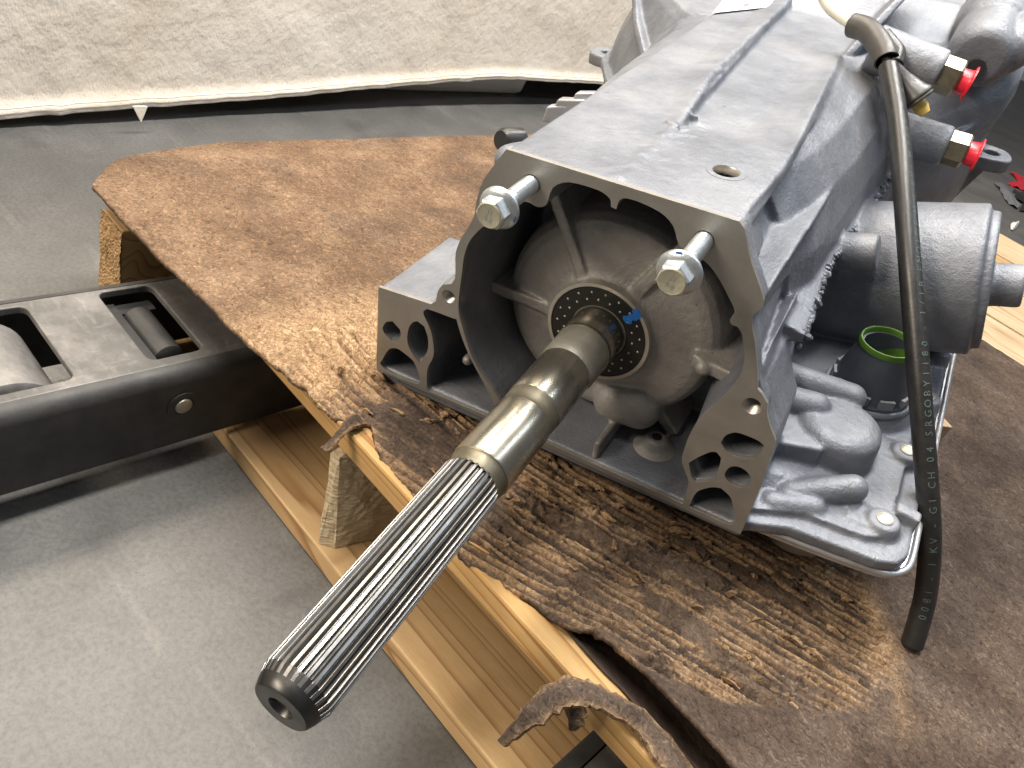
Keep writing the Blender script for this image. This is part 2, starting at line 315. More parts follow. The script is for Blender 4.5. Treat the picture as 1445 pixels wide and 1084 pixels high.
def box(x0, x1, y0, y1, z0, z1):
    v = [(x, y, z) for x in (x0, x1) for y in (y0, y1) for z in (z0, z1)]
    return v, [(0, 1, 3, 2), (4, 6, 7, 5), (0, 4, 5, 1), (2, 3, 7, 6), (0, 2, 6, 4), (1, 5, 7, 3)]
def prism(P0, P1, w0, w1): return loft([[xw(x, y, w0) for x, y in P0], [xw(x, y, w1) for x, y in P1]])
def bevel(o, width, seg=2, ang=35):
    m = o.modifiers.new('bevel', 'BEVEL'); m.width = width/1000; m.segments = seg; m.limit_method = 'ANGLE'; m.angle_limit = math.radians(ang); return o
def remesh(me, vox, it=3, fac=.5, disp=0):
    o = bpy.data.objects.new('tmp', me); COL.objects.link(o)
    r = o.modifiers.new('r', 'REMESH'); r.mode = 'VOXEL'; r.voxel_size = vox/1000; r.use_smooth_shade = True
    s = o.modifiers.new('s', 'SMOOTH'); s.factor = fac; s.iterations = it
    dg = bpy.context.evaluated_depsgraph_get(); dg.update(); out = bpy.data.meshes.new_from_object(o.evaluated_get(dg)); bpy.data.objects.remove(o)
    out.materials.clear()
    for p in out.polygons: p.use_smooth = True
    return out
# smooth value noise on numpy arrays
def vnoise(x, y, seed=0):
    xi = np.floor(x).astype(np.int64); yi = np.floor(y).astype(np.int64); fx = x-xi; fy = y-yi; fx = fx*fx*(3-2*fx); fy = fy*fy*(3-2*fy)
    def h(a, b):
        n = (a*374761393+b*668265263+seed*974634777) & 0xffffffff; n = ((n ^ (n >> 13))*1274126177) & 0xffffffff; return ((n ^ (n >> 16)) & 0xffff)/65535.0
    return (h(xi, yi)*(1-fx)+h(xi+1, yi)*fx)*(1-fy)+(h(xi, yi+1)*(1-fx)+h(xi+1, yi+1)*fx)*fy
def fbm(x, y, seed=0, o=4):
    s = 0; a = .5
    for i in range(o): s = s+a*vnoise(x*2**i, y*2**i, seed+i*17); a *= .5
    return s/(1-.5**o)
def sstep(a, b, x): t = np.clip((x-a)/(b-a), 0, 1); return t*t*(3-2*t)

# ------------------------------------------------------------------ floor
fl = link('floor', raw([(-6000, -3000, 0), (5000, -3000, 0), (5000, 9000, 0), (-6000, 9000, 0)], [(0, 1, 2, 3)]), 'floor'); tag(fl, 'worn grey concrete workshop floor', 'floor', kind='structure')

# ------------------------------------------------------------------ drop cloth over a low table
def build_cloth():
    ys = np.linspace(-700, 3200, 300); u = np.linspace(0, 1, 70)
    Y, U = np.meshgrid(ys, u, indexing='ij')
    hem = np.interp(Y, [-700, 300, 520, 800, 1050, 1250, 1500, 1750, 3200], [-474, -467, -459, -446, -428, -420, -424, -440, -462])+1.2*np.sin(Y/57)+1.5*(vnoise(Y/23, Y*0, 3)-.5)
    xb = np.interp(Y, [-700, 300, 1000, 1700, 3200], [-1000, -985, -1045, -1062, -1075])
    ZT = 80.0; Z = hem+(ZT-hem)*U
    fold = 6*(fbm(Y/260, Z/520, 5)-.5)*2+2.2*(fbm(Y/60+Z/90, Z/120, 9)-.5)*2+4*(np.abs(fbm(Y/75-Z/60, Z/55+Y/200, 12)-.5)-.12)
    crease = 5*np.exp(-((Y-372-(Z+440)*.03)/9)**2)+4*np.exp(-((Y-1090+(Z+380)*.05)/9)**2)
    curl = 10*np.exp(-((Z-hem)/10)**2)
    X = xb+fold*(.4+.6*(1-U))+crease+curl-16*(1-np.clip((Z-hem)/200, 0, 1))*0
    V = np.stack([X, Y, Z+FLOOR], -1).reshape(-1, 3); ny, nu = len(ys), len(u); F = []
    for i in range(ny-1):
        for j in range(nu-1): a = i*nu+j; F.append((a, a+nu, a+nu+1, a+1))
    V = V.tolist(); k = len(V)
    # unseen top and back fall of the cloth, added to keep it dark below
    for i in range(ny): V += [[X[i, -1]-12, ys[i], ZT+FLOOR+8], [-1800, ys[i], ZT+FLOOR+8], [-1815, ys[i], ZT+FLOOR-6], [-1815, ys[i], 12]]
    for i in range(ny-1):
        a = k+i*4; F.append((i*nu+nu-1, (i+1)*nu+nu-1, a+4, a))
        for q in range(3): F.append((a+q, a+4+q, a+5+q, a+1+q))
    me = raw(V, F, False); o = link('drop_cloth', me, 'cloth', smooth=180)
    s = o.modifiers.new('thick', 'SOLIDIFY'); s.thickness = .0022; s.offset = 0
    tag(o, 'cream canvas drop cloth hanging almost to the floor behind the pallet', 'drop cloth')
    # hem stitched roll
    P = [(X[i, 0]+1.5, ys[i], hem[i, 0]+FLOOR+13) for i in range(0, ny)]; v, f = tube([(p[0], p[1], p[2]) for p in P], 1.0, 6); h = link('hem_seam', raw(v, f), 'cloth', o, 180)
    p = onz(195, 152, -445); q = [(p[0]+6, p[1]-9, -441+FLOOR), (p[0]+6, p[1]+9, -441+FLOOR), (p[0]+8, p[1]+1, -461+FLOOR), (p[0]+3, p[1]-9, -441+FLOOR), (p[0]+3, p[1]+9, -441+FLOOR), (p[0]+5, p[1]+1, -461+FLOOR)]
    link('hem_corner', raw(q, [(0, 1, 2), (3, 5, 4), (0, 3, 4, 1), (1, 4, 5, 2), (2, 5, 3, 0)]), 'cloth', o)
build_cloth()
def storage_bin(x, y0, y1, label):
    h = 95; n = 6; d = 330; r = 22
    def rr(x0, x1, a, b, z, rad):
        P = []
        for cx, cy, s in ((x1-rad, b-rad, 0), (x0+rad, b-rad, 1), (x0+rad, a+rad, 2), (x1-rad, a+rad, 3)):
            for i in range(n+1): q = math.pi/2*(s+i/n); P.append((cx+rad*math.cos(q), cy+rad*math.sin(q), z))
        return P
    secs = [rr(x-d+8, x-8, y0+8, y1-8, 1, r), rr(x-d+3, x-3, y0+3, y1-3, 6, r), rr(x-d-6, x+6, y0-8, y1+8, h, r), rr(x-d-10, x+10, y0-12, y1+12, h, r), rr(x-d-10, x+10, y0-12, y1+12, h+5, r)]
    v, f = loft(secs); o = link('storage_bin', raw(v, f[:-1]), 'bin', smooth=40); s = o.modifiers.new('t', 'SOLIDIFY'); s.thickness = .0025
    tag(o, label, 'storage bin', 'storage bins under the drop cloth')
storage_bin(-1105, 880, 1360, 'frosted plastic storage bin showing wide under the lifted cloth hem')
storage_bin(-1065, 90, 590, 'dark frosted storage bin tucked under the low hem behind the fork')

# ------------------------------------------------------------------ pallet
DK = -342.0
pallet = empty('wooden_pallet', (-.15, .8, 0)); tag(pallet, 'pine shipping pallet carrying the transmission on a cardboard sheet', 'pallet')
def child(name, me, m, parent, off, smooth=None):
    me.transform(Matrix.Translation((-off[0], -off[1], -off[2]))); return link(name, me, m, parent, smooth)
def board(name, x0, x1, y0, y1, z0, z1, m, bev=1.6, cut=14):
    v, f = box(x0, x1, y0, y1, z0+FLOOR, z1+FLOOR); bm = bmesh.new()
    V = [bm.verts.new(np.array(p)/1000) for p in v]
    for q in f: bm.faces.new([V[i] for i in q])
    ed = [e for e in bm.edges if abs((e.verts[0].co-e.verts[1].co).length-(x1-x0)/1000) < 1e-4]
    if x1-x0 > 300:
        bmesh.ops.subdivide_edges(bm, edges=ed, cuts=cut)
        for vv in bm.verts:
            s = vv.co.x*1000; vv.co.y += .0011*(vnoise(np.array([s/70]), np.array([y0/9+vv.co.z*3]), 3)[0]-.5); vv.co.z += .0009*(vnoise(np.array([s/90]), np.array([y0/7+vv.co.y*9]), 8)[0]-.5)
    o = child(name, from_bm(bm), m, pallet, (-.15, .8, 0)); bevel(o, bev, 2); return o
# top deck boards run along x; lead board first
board('deck_board', -600, 900, 272, 293, -361, DK, 'pineamber', 2.2)
board('deck_board', -600, 900, 345, 470, -361, DK-.5, 'pine')
board('deck_board', -600, 900, 545, 690, -361, DK, 'pinepale')
board('deck_board', -600, 900, 770, 900, -361, DK, 'pine')
board('deck_board', -600, 900, 985, 1110, -361, DK, 'pine')
board('deck_board', -330, 900, 1124, 1254, -361, DK-.5, 'pinepale')
board('deck_board', -330, 900, 1262, 1444, -361, DK, 'pinepale')
board('deck_board', -330, 900, 1454, 1612, -361, DK-1, 'pine')
board('deck_board', -330, 900, 1622, 1786, -361, DK, 'pinepale')
# stringers run along y
def stringer(x0, x1, y0=278):
    v, f = box(x0, x1, y0, 1780, -461+FLOOR, -361.3+FLOOR); o = child('stringer', raw(v, f), 'pine', pallet, (-.15, .8, 0)); bevel(o, 1.5); return o
sg = stringer(-592, -555, 254); stringer(150, 190); stringer(860, 898)
# sawn end of the left stringer, rough
def rough_end():
    nx, nz = 26, 60; V = []; F = []
    for i in range(nx):
        for j in range(nz):
            x = -592.5+38*i/(nx-1); z = -461+99*j/(nz-1); V.append((x, 253.5-1.3*rng.rand()-.4*math.sin(z/7), z+FLOOR))
    for i in range(nx-1):
        for j in range(nz-1): a = i*nz+j; F.append((a, a+nz, a+nz+1, a+1))
    child('sawn_end', raw(V, F), 'sawn', sg, (-.15, .8, 0))
rough_end()
board('bottom_board', -598, 900, 274, 372, -479, -461.3, 'pine', 1.5)
board('bottom_board', -598, 900, 1600, 1700, -479, -461.3, 'pine', 1.5)
# chock
def chock():
    P = [(-275, 276, -461), (-265, 284, -461), (-247, 362, -461), (-292, 362, -461), (-291, 281, -384), (-283, 282, -382), (-273, 300, -396), (-262, 345, -385), (-298, 350, -366)]
    bm = bmesh.new()
    for p in P: bm.verts.new(np.array(shift(p))/1000)
    bmesh.ops.convex_hull(bm, input=bm.verts); bmesh.ops.subdivide_edges(bm, edges=bm.edges, cuts=9, use_grid_fill=True)
    c = Vector((-.275, .318, .05)); bm.normal_update()
    for v in bm.verts:
        q = v.co*1000; s = float(fbm(np.array([q.x/5+q.z/7]), np.array([q.y/6+q.z/9]), 4)[0])-.5; v.co += v.normal*.0026*s
    me = from_bm(bm); o = child('wood_chock', me, 'endgrain', None, (-.272, .32, .019)); o.location = (-.272, .32, .0193); tag(o, 'rough pale wood wedge standing on the bottom pallet board', 'wood block')
    # drying cracks on the front face
    for a, b, wd in (((-283, 281, -412), (-276, 290, -402), .7), ((-280, 280, -430), (-270, 290, -418), .8), ((-277, 279, -440), (-270, 286, -437), .5), ((-272, 281.5, -461), (-273, 282.5, -446), 1.0)):
        pass
chock()
# block under the front of the pan
def block():
    p = onz(1345, 603, -318); v, f = box(-120, 0, -70, 0, 0, 20)
    o = link('wood_block', raw(v, f), 'pinepale'); o.location = (p[0]/1000, p[1]/1000, (FLOOR-338)/1000); o.rotation_euler.z = -.55; bevel(o, 1); tag(o, 'small pale wood block propped under the oil pan rim', 'wood block')
block()

# ------------------------------------------------------------------ pallet jack
jack = empty('pallet_jack', (-.22, .2, 0)); tag(jack, 'scuffed black pallet jack with its forks under the pallet', 'pallet jack')
JO = (-.22, .2, 0)
def fork(x0, x1, wins, y0=-420, y1=1150):
    zt = -385; zb = -455; r = 11; th = 6
    outer = [(x0+r, y0), (x1-r, y0), (x1-r, y1), (x0+r, y1)]
    put = lambda a, b, wv: (a, b, wv+FLOOR)
    def rrect(a, b, c, d, q=6):
        P = []
        for cx, cy, s in ((b-q, d-q, 0), (a+q, d-q, 1), (a+q, c+q, 2), (b-q, c+q, 3)):
            for i in range(5): t = math.pi/2*(s+i/4); P.append((cx+q*math.cos(t), cy+q*math.sin(t)))
        return P
    holes = [rrect(*h) for h in wins]
    t = child('fork', raw(*solid(outer, holes, zt-th, zt, put)), 'worn', jack, JO); bevel(t, 1.0, 2)
    for s, xe in ((1, x1), (-1, x0)):
        prof = []
        for i in range(9): q = math.pi/2*i/8; prof.append((xe-s*r+s*r*math.sin(q), zt-r+r*math.cos(q)))
        prof += [(xe, zt-30), (xe, zb)]; inn = [(xe-s*th, zb), (xe-s*th, zt-r)]+[(xe-s*r+s*(r-th)*math.sin(q), zt-r+(r-th)*math.cos(q)) for q in (.8, 0)]
        pr = prof+inn; ys = [y0, y1]
        v, f = loft([[(x, y, z+FLOOR) for x, z in pr] for y in ys]); me = raw(v, f); child('side_plate', me, 'forkpaint', t, JO, 40)
        if s == 1: top = [(xe, zt)]
    return t
f1 = fork(-527, -405, [(-512, -425, 217, 258), (-510, -424, 96, 167)])
f2 = fork(-45, 77, [(-33, 65, 217, 258)])
def roller(par, x0, x1, y, zc, r, m, name='load_roller'):
    v, f = lathe((x0, y, zc+FLOOR), (1, 0, 0), [(0, r-3), (2, r), (x1-x0-2, r), (x1-x0, r-3)], 40); child(name, raw(v, f), m, par, JO, 40)
roller(f1, -505, -431, 128, -423, 37, 'roller'); roller(f1, -496, -440, 240, -402, 11.5, 'forkpaint', 'link_roller')
v, f = box(-511, -426, 222, 229, -420+FLOOR, -397+FLOOR); child('link_bracket', raw(v, f), 'forkpaint', f1, JO)
v, f = box(-511, -499, 229, 257, -420+FLOOR, -399+FLOOR); child('link_bracket', raw(v, f), 'forkpaint', f1, JO)
p = onz(267, 583, -417); yy = p[1]
v, f = lathe((-405.2, yy, -417+FLOOR), (1, 0, 0), [(0, 12), (1.2, 12), (1.2, 8), (.6, 7.6)], 32); child('pin_collar', raw(v, f), 'forkpaint', f1, JO, 40)
v, f = lathe((-404.4, yy, -417+FLOOR), (1, 0, 0), [(0, 6.5), (1.6, 6.2), (2.3, 4)], 28); child('pivot_pin', raw(v, f), 'greysteel', f1, JO, 40)

# ------------------------------------------------------------------ cardboard
CZ = -338.0
FLP = 6.8
def build_card():
    # front edge traced: pixel, height
    E = [(130, 262, -338), (150, 286, -338), (211, 349, -338), (277, 413, -338), (357, 491, -338), (400, 525, -338), (436, 549, -338.5), (469, 585, -339), (500, 597, -339), (524, 599, -338), (531, 629, -339), (558, 660, -339), (600, 715, -339), (655, 778, -338), (687, 800, -338), (718, 822, -337), (757, 845, -335), (782, 864, -333), (807, 880, -330), (839, 886, -328), (865, 905, -326), (900, 937, -324), (949, 982, -322), (991, 1029, -320), (1040, 1082, -319), (1085, 1130, -319), (1250, 1300, -321)]
    W_ = np.array([onz(*e) for e in E]); ez = np.array([e[2] for e in E])
    X1 = 640.0
    xs = np.concatenate([np.linspace(-668, -380, 150), np.linspace(-379, 110, 440), np.linspace(112, X1, 110)])
    # sheet pieces: y measured from the front edge
    ds = np.concatenate([np.linspace(0, 6, 6), np.linspace(7, 300, 250), np.linspace(304, 900, 120)])
    Xg, Dg = np.meshgrid(xs, ds, indexing='ij')
    yf = np.interp(Xg, W_[:, 0], W_[:, 1]); zf = np.interp(Xg, W_[:, 0], ez)
    yf = np.where(Xg < -588, 244+(-588-Xg)*.82+np.maximum(0, -628-Xg)**2*.055, yf)
    tmask0 = sstep(-350, -320, Xg)*(1-sstep(20, 60, Xg))
    yf = yf+(fbm(Xg/23, Xg*0+3, 2, 6)-.5)*(3.5+12*tmask0*(1-sstep(-130, -90, Xg)))+(vnoise(Xg/1.3, Xg*0, 8)-.5)*.7
    back = np.where(Xg < -250, 1300.0, 1129.0)+4*(vnoise(Xg/40, Xg*0, 6)-.5)
    Y = yf+Dg*(back-yf)/900.0
    Z = np.full_like(Y, CZ)
    Z += (zf-CZ)*np.exp(-(Y-yf)/38.0)
    Z += 2.2*(fbm(Xg/130, Y/130, 21)-.5)*sstep(0, 120, Y-yf)
    # left end droops and curls
    Z -= 16*sstep(-560, -668, Xg)**2*0 + 7*sstep(-610, -668, Xg)
    # torn zone
    ctr = np.interp(Xg, [-400, -345, -250, -100, -20, 50, 75], [330, 385, 430, 520, 545, 470, 420])
    low = np.interp(Xg, [-360, -320, -120, -12, 55], [300, 235, 255, 322, 405])
    wob = 34*(fbm(Xg/38, Y/38, 31)-.5)+10*(fbm(Xg/9, Y/9, 35)-.5)
    torn = sstep(-6, 10, (ctr-Y)+wob)*sstep(-6, 10, (Y-low)+wob*.7)*sstep(-372, -345, Xg+wob*.5)*(1-sstep(40, 62, Xg+wob*.5))
    gx = np.linspace(-700, 700, 1401); gs_ = np.interp(gx, [-700, -360, -230, -150, 700], [-.06, -.06, .2, .36, .36]); G = np.cumsum(gs_)
    yw = (Y-np.interp(Xg, gx, G))*.95+2.2*(fbm(Xg/90, Y/90, 41)-.5)+.9*(fbm(Xg/14, Y/14, 45)-.5)
    xu = Xg*.95+Y*.3
    lane = np.floor(yw/FLP); keep = vnoise(xu/48+lane*7.3, lane*3.1, 51)
    flute = np.cos(2*np.pi*yw/FLP)
    ragged = fbm(xu/10, yw/2.6, 61, 4)-.5
    liner = sstep(.60, .63, fbm(xu/55, yw/11, 71)+.10*ragged)                 # patches where the top ply is still there
    rid = np.abs(fbm(xu/30, yw/6, 63, 5)-.5)*2
    dep = -2.2+1.5*flute*(.5+.7*vnoise(Xg/35, Y/35, 65))+2.6*ragged*(.4+.8*keep)-2.0*sstep(.55, .75, keep)+1.8*(.25-rid)
    curl = 3.2*np.exp(-((fbm(Xg/14, Y/8, 81)-.53)/.018)**2)*sstep(.45, .7, vnoise(Xg/20, Y/20, 85))
    Z += torn*((1-liner)*dep+liner*(.3+.5*ragged)+curl)
    # brown flap folding over the board between the scraps
    fl_ = sstep(-292, -275, Xg)*(1-sstep(-175, -150, Xg)); bulge = fl_*np.exp(-((Y-306)/24)**2); Z = Z*(1-bulge*.85)+(CZ+2.2+1.2*(fbm(Xg/30, Y/30, 91)-.5))*bulge*.85
    torn = torn*(1-.9*bulge)
    Z += (1-torn)*.35*(fbm(Xg/5, Y/5, 95)-.5)
    # faint crushed flutes on the sound board
    Z += (1-torn)*.35*np.cos(2*np.pi*yw/FLP)*sstep(.5, .7, fbm(Xg/90, Y/90, 99))
    valley_shade = torn*sstep(-1.0, -4.2, dep)*(1-liner)  # shade of the flute valleys, painted in through the oil mask
    oil = np.clip(valley_shade*.9+sstep(-420, -60, Xg+.35*(Y-400)+90*(fbm(Xg/120, Y/120, 15)-.5))*.9+bulge*.8+.5*sstep(.55, .7, fbm(Xg/60, Y/60, 19))*.6, 0, 1)  # oil stain, with valley shade and part of the sideways light fall-off painted in
    pale = torn*(1-liner)*np.clip(sstep(-4.2, -.6, dep)*1.0+.5*ragged, 0, 1)+torn*liner*.12  # bare fibre, paler on the crests to paint their highlights
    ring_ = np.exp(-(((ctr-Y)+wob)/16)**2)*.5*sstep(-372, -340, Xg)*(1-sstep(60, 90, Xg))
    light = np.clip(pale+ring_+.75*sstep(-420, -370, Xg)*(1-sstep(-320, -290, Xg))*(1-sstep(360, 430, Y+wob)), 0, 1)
    nx, nd = Xg.shape; V = np.stack([Xg, Y, Z+FLOOR], -1).reshape(-1, 3)
    under = V.copy(); under[:, 2] -= 3.6+.0*under[:, 2]
    ii, jj = np.meshgrid(np.arange(nx-1), np.arange(nd-1), indexing='ij'); a = (ii*nd+jj).ravel(); top = np.stack([a, a+nd, a+nd+1, a+1], 1)
    n = len(V); bot = top[:, ::-1]+n
    bd = [(i*nd, (i+1)*nd) for i in range(nx-1)]; sides = [(p, p+n, q+n, q) for p, q in bd]
    bd = [((i+1)*nd+nd-1, i*nd+nd-1) for i in range(nx-1)]+[(j+1, j) for j in range(nd-1)]+[((nx-1)*nd+j, (nx-1)*nd+j+1) for j in range(nd-1)]; sides += [(p, p+n, q+n, q) for p, q in bd]
    F = top.tolist()+bot.tolist()+sides
    me = bpy.data.meshes.new('m'); me.from_pydata((np.concatenate([V, under])/1000).tolist(), [], F)
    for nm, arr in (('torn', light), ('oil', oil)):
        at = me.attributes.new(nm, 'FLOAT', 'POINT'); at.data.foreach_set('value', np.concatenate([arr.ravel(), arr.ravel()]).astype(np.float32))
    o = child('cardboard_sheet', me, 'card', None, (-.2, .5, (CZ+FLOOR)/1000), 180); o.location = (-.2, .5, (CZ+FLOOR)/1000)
    tag(o, 'brown corrugated cardboard sheet torn open to its fluting under the transmission', 'cardboard'); return o
card = build_card(); CO = (-.2, .5, (CZ+FLOOR)/1000)
def ribbon(path, nrm, wd, th=3, k=8, seed=0, m='card', name='torn_strip', jag=3.0, base_t=.0, base_o=1.0):
    P = spl(path, k); n = len(P); rows = []
    nr = spl(nrm, k); ww = np.interp(np.linspace(0, 1, n), np.linspace(0, 1, len(wd)), wd); R = 9; V = []; F = []
    for i, p in enumerate(P):
        t = P[min(i+1, n-1)]-P[max(i-1, 0)]; t /= np.linalg.norm(t); q = np.array(nr[i]); q = q-t*(q @ t); q /= np.linalg.norm(q); b = np.cross(t, q)
        for s in (0, 1):
            for j in range(R):
                a = (j/(R-1)-.5); e = jag*(vnoise(np.array([i*.7+seed]), np.array([float(j > R/2)*5]), seed)[0]-.5)*(abs(a)*2)**2
                V.append(p+b*(a*ww[i]+np.sign(a)*e)+q*((-th if s else 0)+1.0*(vnoise(np.array([i*.5]), np.array([j*.8]), seed+3)[0]-.5)+1.2*math.cos(a*6)))
    S = 2*R
    for i in range(n-1):
        for j in range(R-1):
            a = i*S+j; F.append((a, a+1, a+S+1, a+S)); c = a+R; F.append((c, c+S, c+S+1, c+1))
        F.append((i*S, i*S+S, i*S+S+R, i*S+R)); F.append((i*S+R-1, i*S+2*R-1, i*S+S+2*R-1, i*S+S+R-1))
    for i in (0, n-1): F += [(i*S+j, i*S+j+1, i*S+R+j+1, i*S+R+j) for j in range(R-1)]
    me = raw([shift(v) for v in V], F); at = me.attributes.new('torn', 'FLOAT', 'POINT'); ao = me.attributes.new('oil', 'FLOAT', 'POINT')
    tv = [base_t+.75*(abs((i % R)/(R-1)-.5)*2)**3 for i in range(len(V))]; at.data.foreach_set('value', np.array(tv, np.float32)); ao.data.foreach_set('value', np.full(len(V), base_o, np.float32))
    return child(name, me, m, card, CO, 60)
st = ribbon([onz(704, 1046, -352), onz(742, 1012, -338), onz(785, 980, -328), onz(818, 973, -325), onz(860, 987, -328), onz(905, 1015, -333), onz(945, 1062, -336), onz(985, 1120, -337)],
       [(-.5, -.5, .7), (-.35, -.4, .85), (-.2, -.3, .95), (0, -.1, 1), (.1, .1, 1), (0, 0, 1), (0, 0, 1), (0, 0, 1)], [5, 12, 16, 15, 13, 14, 15, 15], 2.5, 8, 5)
ribbon([onz(812, 985, -331), onz(808, 1005, -338), onz(806, 1030, -347)], [(-.3, -.9, .3)]*3, [11, 12, 7], 2, 6, 11, jag=5)
ribbon([onz(505, 588, -336), onz(490, 598, -336), onz(472, 617, -341), onz(456, 634, -347)], [(0, -.3, 1), (-.3, -.4, .8), (-.4, -.4, .7), (-.4, -.4, .7)], [14, 9, 7, 8], 2, 6, 17)
# loose curls and slivers of torn ply
for k in range(80):
    while True:
        x = rng.uniform(-340, 30); y = rng.uniform(285, 500)
        if y < np.interp(x, [-345, -250, -100, -20, 30], [380, 425, 500, 520, 450]) and y > np.interp(x, [-340, -120, 30], [275, 295, 350]): break
    L = rng.uniform(4, 15); a = rng.normal(0, .5); h = rng.uniform(2, 5); z0 = CZ-1.0; b = rng.uniform(1.5, 4)
    ribbon([(x, y, z0), (x+L*.4*math.cos(a), y+L*.4*math.sin(a), z0+h*.8), (x+L*math.cos(a), y+L*math.sin(a), z0+h)], [(0, -.3, 1), (0, -.6, .8), (-.3, -.8, .5)], [b, b*1.1, b*.4], .8, 4, 100+k, name='torn_curl', jag=2, base_t=.75, base_o=.2)
# lower ply sagging behind the lead board, its dark colour painting the gap's shade
def lower_ply():
    xs = np.linspace(-190, 600, 160); ys = np.linspace(289, 352, 16); V = []; F = []
    for x in xs:
        for j, y in enumerate(ys): V.append((x, y+(2.5*(fbm(np.array([x/14]), np.array([1.0]), 7)[0]-.5) if j == 0 else 0), -341.2+1.5*math.exp(-(y-289)/3.0)-8*math.sin(math.pi*min(1, (y-289)/70))+1.5*(fbm(np.array([x/25]), np.array([y/25]), 5)[0]-.5)+FLOOR))
    n = len(ys)
    for i in range(len(xs)-1):
        for j in range(n-1): a = i*n+j; F.append((a, a+n, a+n+1, a+1))
    o = child('lower_ply', raw(V, F, False), 'darkcard', card, CO, 180); s = o.modifiers.new('t', 'SOLIDIFY'); s.thickness = .001; s.offset = -1
lower_ply()
# ------------------------------------------------------------------ transmission
TB = 80.0                                                           # empty sits this far below the shaft axis
trans = empty('transmission'); base = O_w-TB*TY
trans.matrix_world = Matrix(((TX[0], TF[0], TY[0], base[0]/1000), (TX[1], TF[1], TY[1], base[1]/1000), (TX[2], TF[2], TY[2], (base[2]+FLOOR)/1000), (0, 0, 0, 1)))
tag(trans, 'grey cast aluminium automatic transmission lying on torn cardboard with its output shaft exposed', 'transmission')
def tp(name, me, m, parent=None, smooth=None, label=None):
    me.transform(Matrix.Translation((0, 0, TB/1000))); o = link(name, me, m, parent or trans, smooth)
    if label: o['label'] = label
    return o
def P(name, vf, m, parent=None, smooth=None, label=None): return tp(name, raw(*vf), m, parent, smooth, label)
Z3 = ((500, 380), 4.817); Z4 = ((920, 540), 4.927)
outer = [(-58.3, 109.4), (66, 110.4), (69.4, 107.4), (76.4, 93.6), (81.7, 85.8), (88.3, 75.5), (88.8, 70.8), (86.2, 66), (86.6, 61), (91, 51.6), (94.5, 43), (99, 30), (100.5, 25), (103.4, 22.9), (107.9, 18.3), (110, 10.9), (114, 4), (118.7, -2.5), (119.2, -6), (121.3, -37), (121.5, -79.6),
         (-145.6, -79.6), (-142, -8.4), (-101.5, -5.2), (-98, -1.5), (-96.6, 7), (-93.5, 12.5), (-87.3, 15.5), (-85, 21), (-85.5, 33.8), (-85.1, 40), (-82.2, 48.8), (-77.7, 57.9), (-74.6, 66.4), (-74, 74), (-70.7, 88)]
cav = [(-43, 84.5), (-37, 83.5), (-32, 86.5), (-29.5, 97), (-21.2, 102.6), (-4.9, 103.4), (1.8, 101), (3.2, 97), (6.2, 96.6), (6.7, 101), (9, 103.6), (16, 104.2), (28.5, 102.4), (36.4, 97.6), (41, 89.5), (47, 86.8), (56, 85.1), (64.4, 79), (73, 69.6), (77, 64), (76, 58.5), (77.8, 56.2), (80.6, 56.2), (83.8, 53.2), (86.4, 47.2), (89, 40.5), (90, 30), (88, 18), (83, 5), (77.6, -7), (75.2, -20), (74.6, -31), (75.2, -43), (79, -50), (83, -57), (83.8, -68), (83.6, -75.8),
       (-38.5, -75.8), (-47.6, -57.1), (-63.3, -40.9), (-71.4, -28.8), (-80, -6.6), (-81.6, 1.6), (-81.2, 14.8), (-80.4, 25.8), (-79.8, 36.2), (-77.5, 46.5), (-73, 55), (-66, 64), (-58, 73.5), (-50, 81.5)]
hA = zoom(*Z3, [(190, 400), (215, 360), (260, 355), (310, 410), (315, 450), (290, 490), (250, 485), (205, 440)])
hB = zoom(*Z3, [(430, 355), (475, 390), (500, 470), (495, 560), (440, 640), (390, 570), (360, 490), (370, 400), (400, 360)])
hC = zoom(*Z3, [(175, 640), (235, 545), (290, 540), (350, 580), (405, 632), (445, 735), (445, 770), (425, 778), (300, 735), (205, 682)])
hD = zoom(*Z3, [(470, 285), (500, 272), (680, 338)])+[(-82.6, -8.5), (-77.4, -21.8), (-69.6, -35.6), (-60, -49.1), (-51.5, -61.4), (-45.6, -75.8)]+zoom(*Z3, [(505, 828), (492, 795), (497, 680), (535, 600), (540, 540), (520, 420), (472, 312)])
hE = zoom(*Z4, [(480, 420), (510, 370), (580, 347), (660, 370), (740, 405), (780, 440), (750, 490), (690, 530), (600, 520), (520, 480)])
hF = zoom(*Z4, [(255, 560), (320, 520), (410, 482), (450, 485), (480, 530), (440, 660), (390, 685), (300, 692), (275, 660)])
hG = zoom(*Z4, [(505, 635), (540, 590), (600, 585), (660, 620), (688, 670), (670, 715), (610, 733), (550, 705), (515, 670)])
hH = zoom(*Z4, [(262, 860), (290, 790), (330, 750), (420, 728), (480, 735), (540, 790), (560, 840), (578, 960), (570, 980), (530, 990), (400, 930), (290, 880)])
def circle(c, r, n=28): return [(c[0]+r*math.cos(2*math.pi*i/n), c[1]+r*math.sin(2*math.pi*i/n)) for i in range(n)]
b1, b2, t1, t2 = (-42.2, 94.9), (52.5, 95.3), (-88.9, 5.6), (101.0, 13.0)
OUT = smoothpoly(outer, 3, 28); CAV = smoothpoly(cav, 3, 55); HS = [smoothpoly(h, 3, 48) for h in (hA, hB, hC, hD, hE, hF, hG, hH)]
BH = [circle(b1, 5.4), circle(b2, 5.4), circle(t1, 4.6), circle(t2, 5.3)]
face = P('machined_face', solid(OUT, [CAV]+HS+BH, 0, 2.6, xw), 'machined', None, None, 'flat machined rear face with open pockets and bolt holes'); bevel(face, .45, 2, 40)
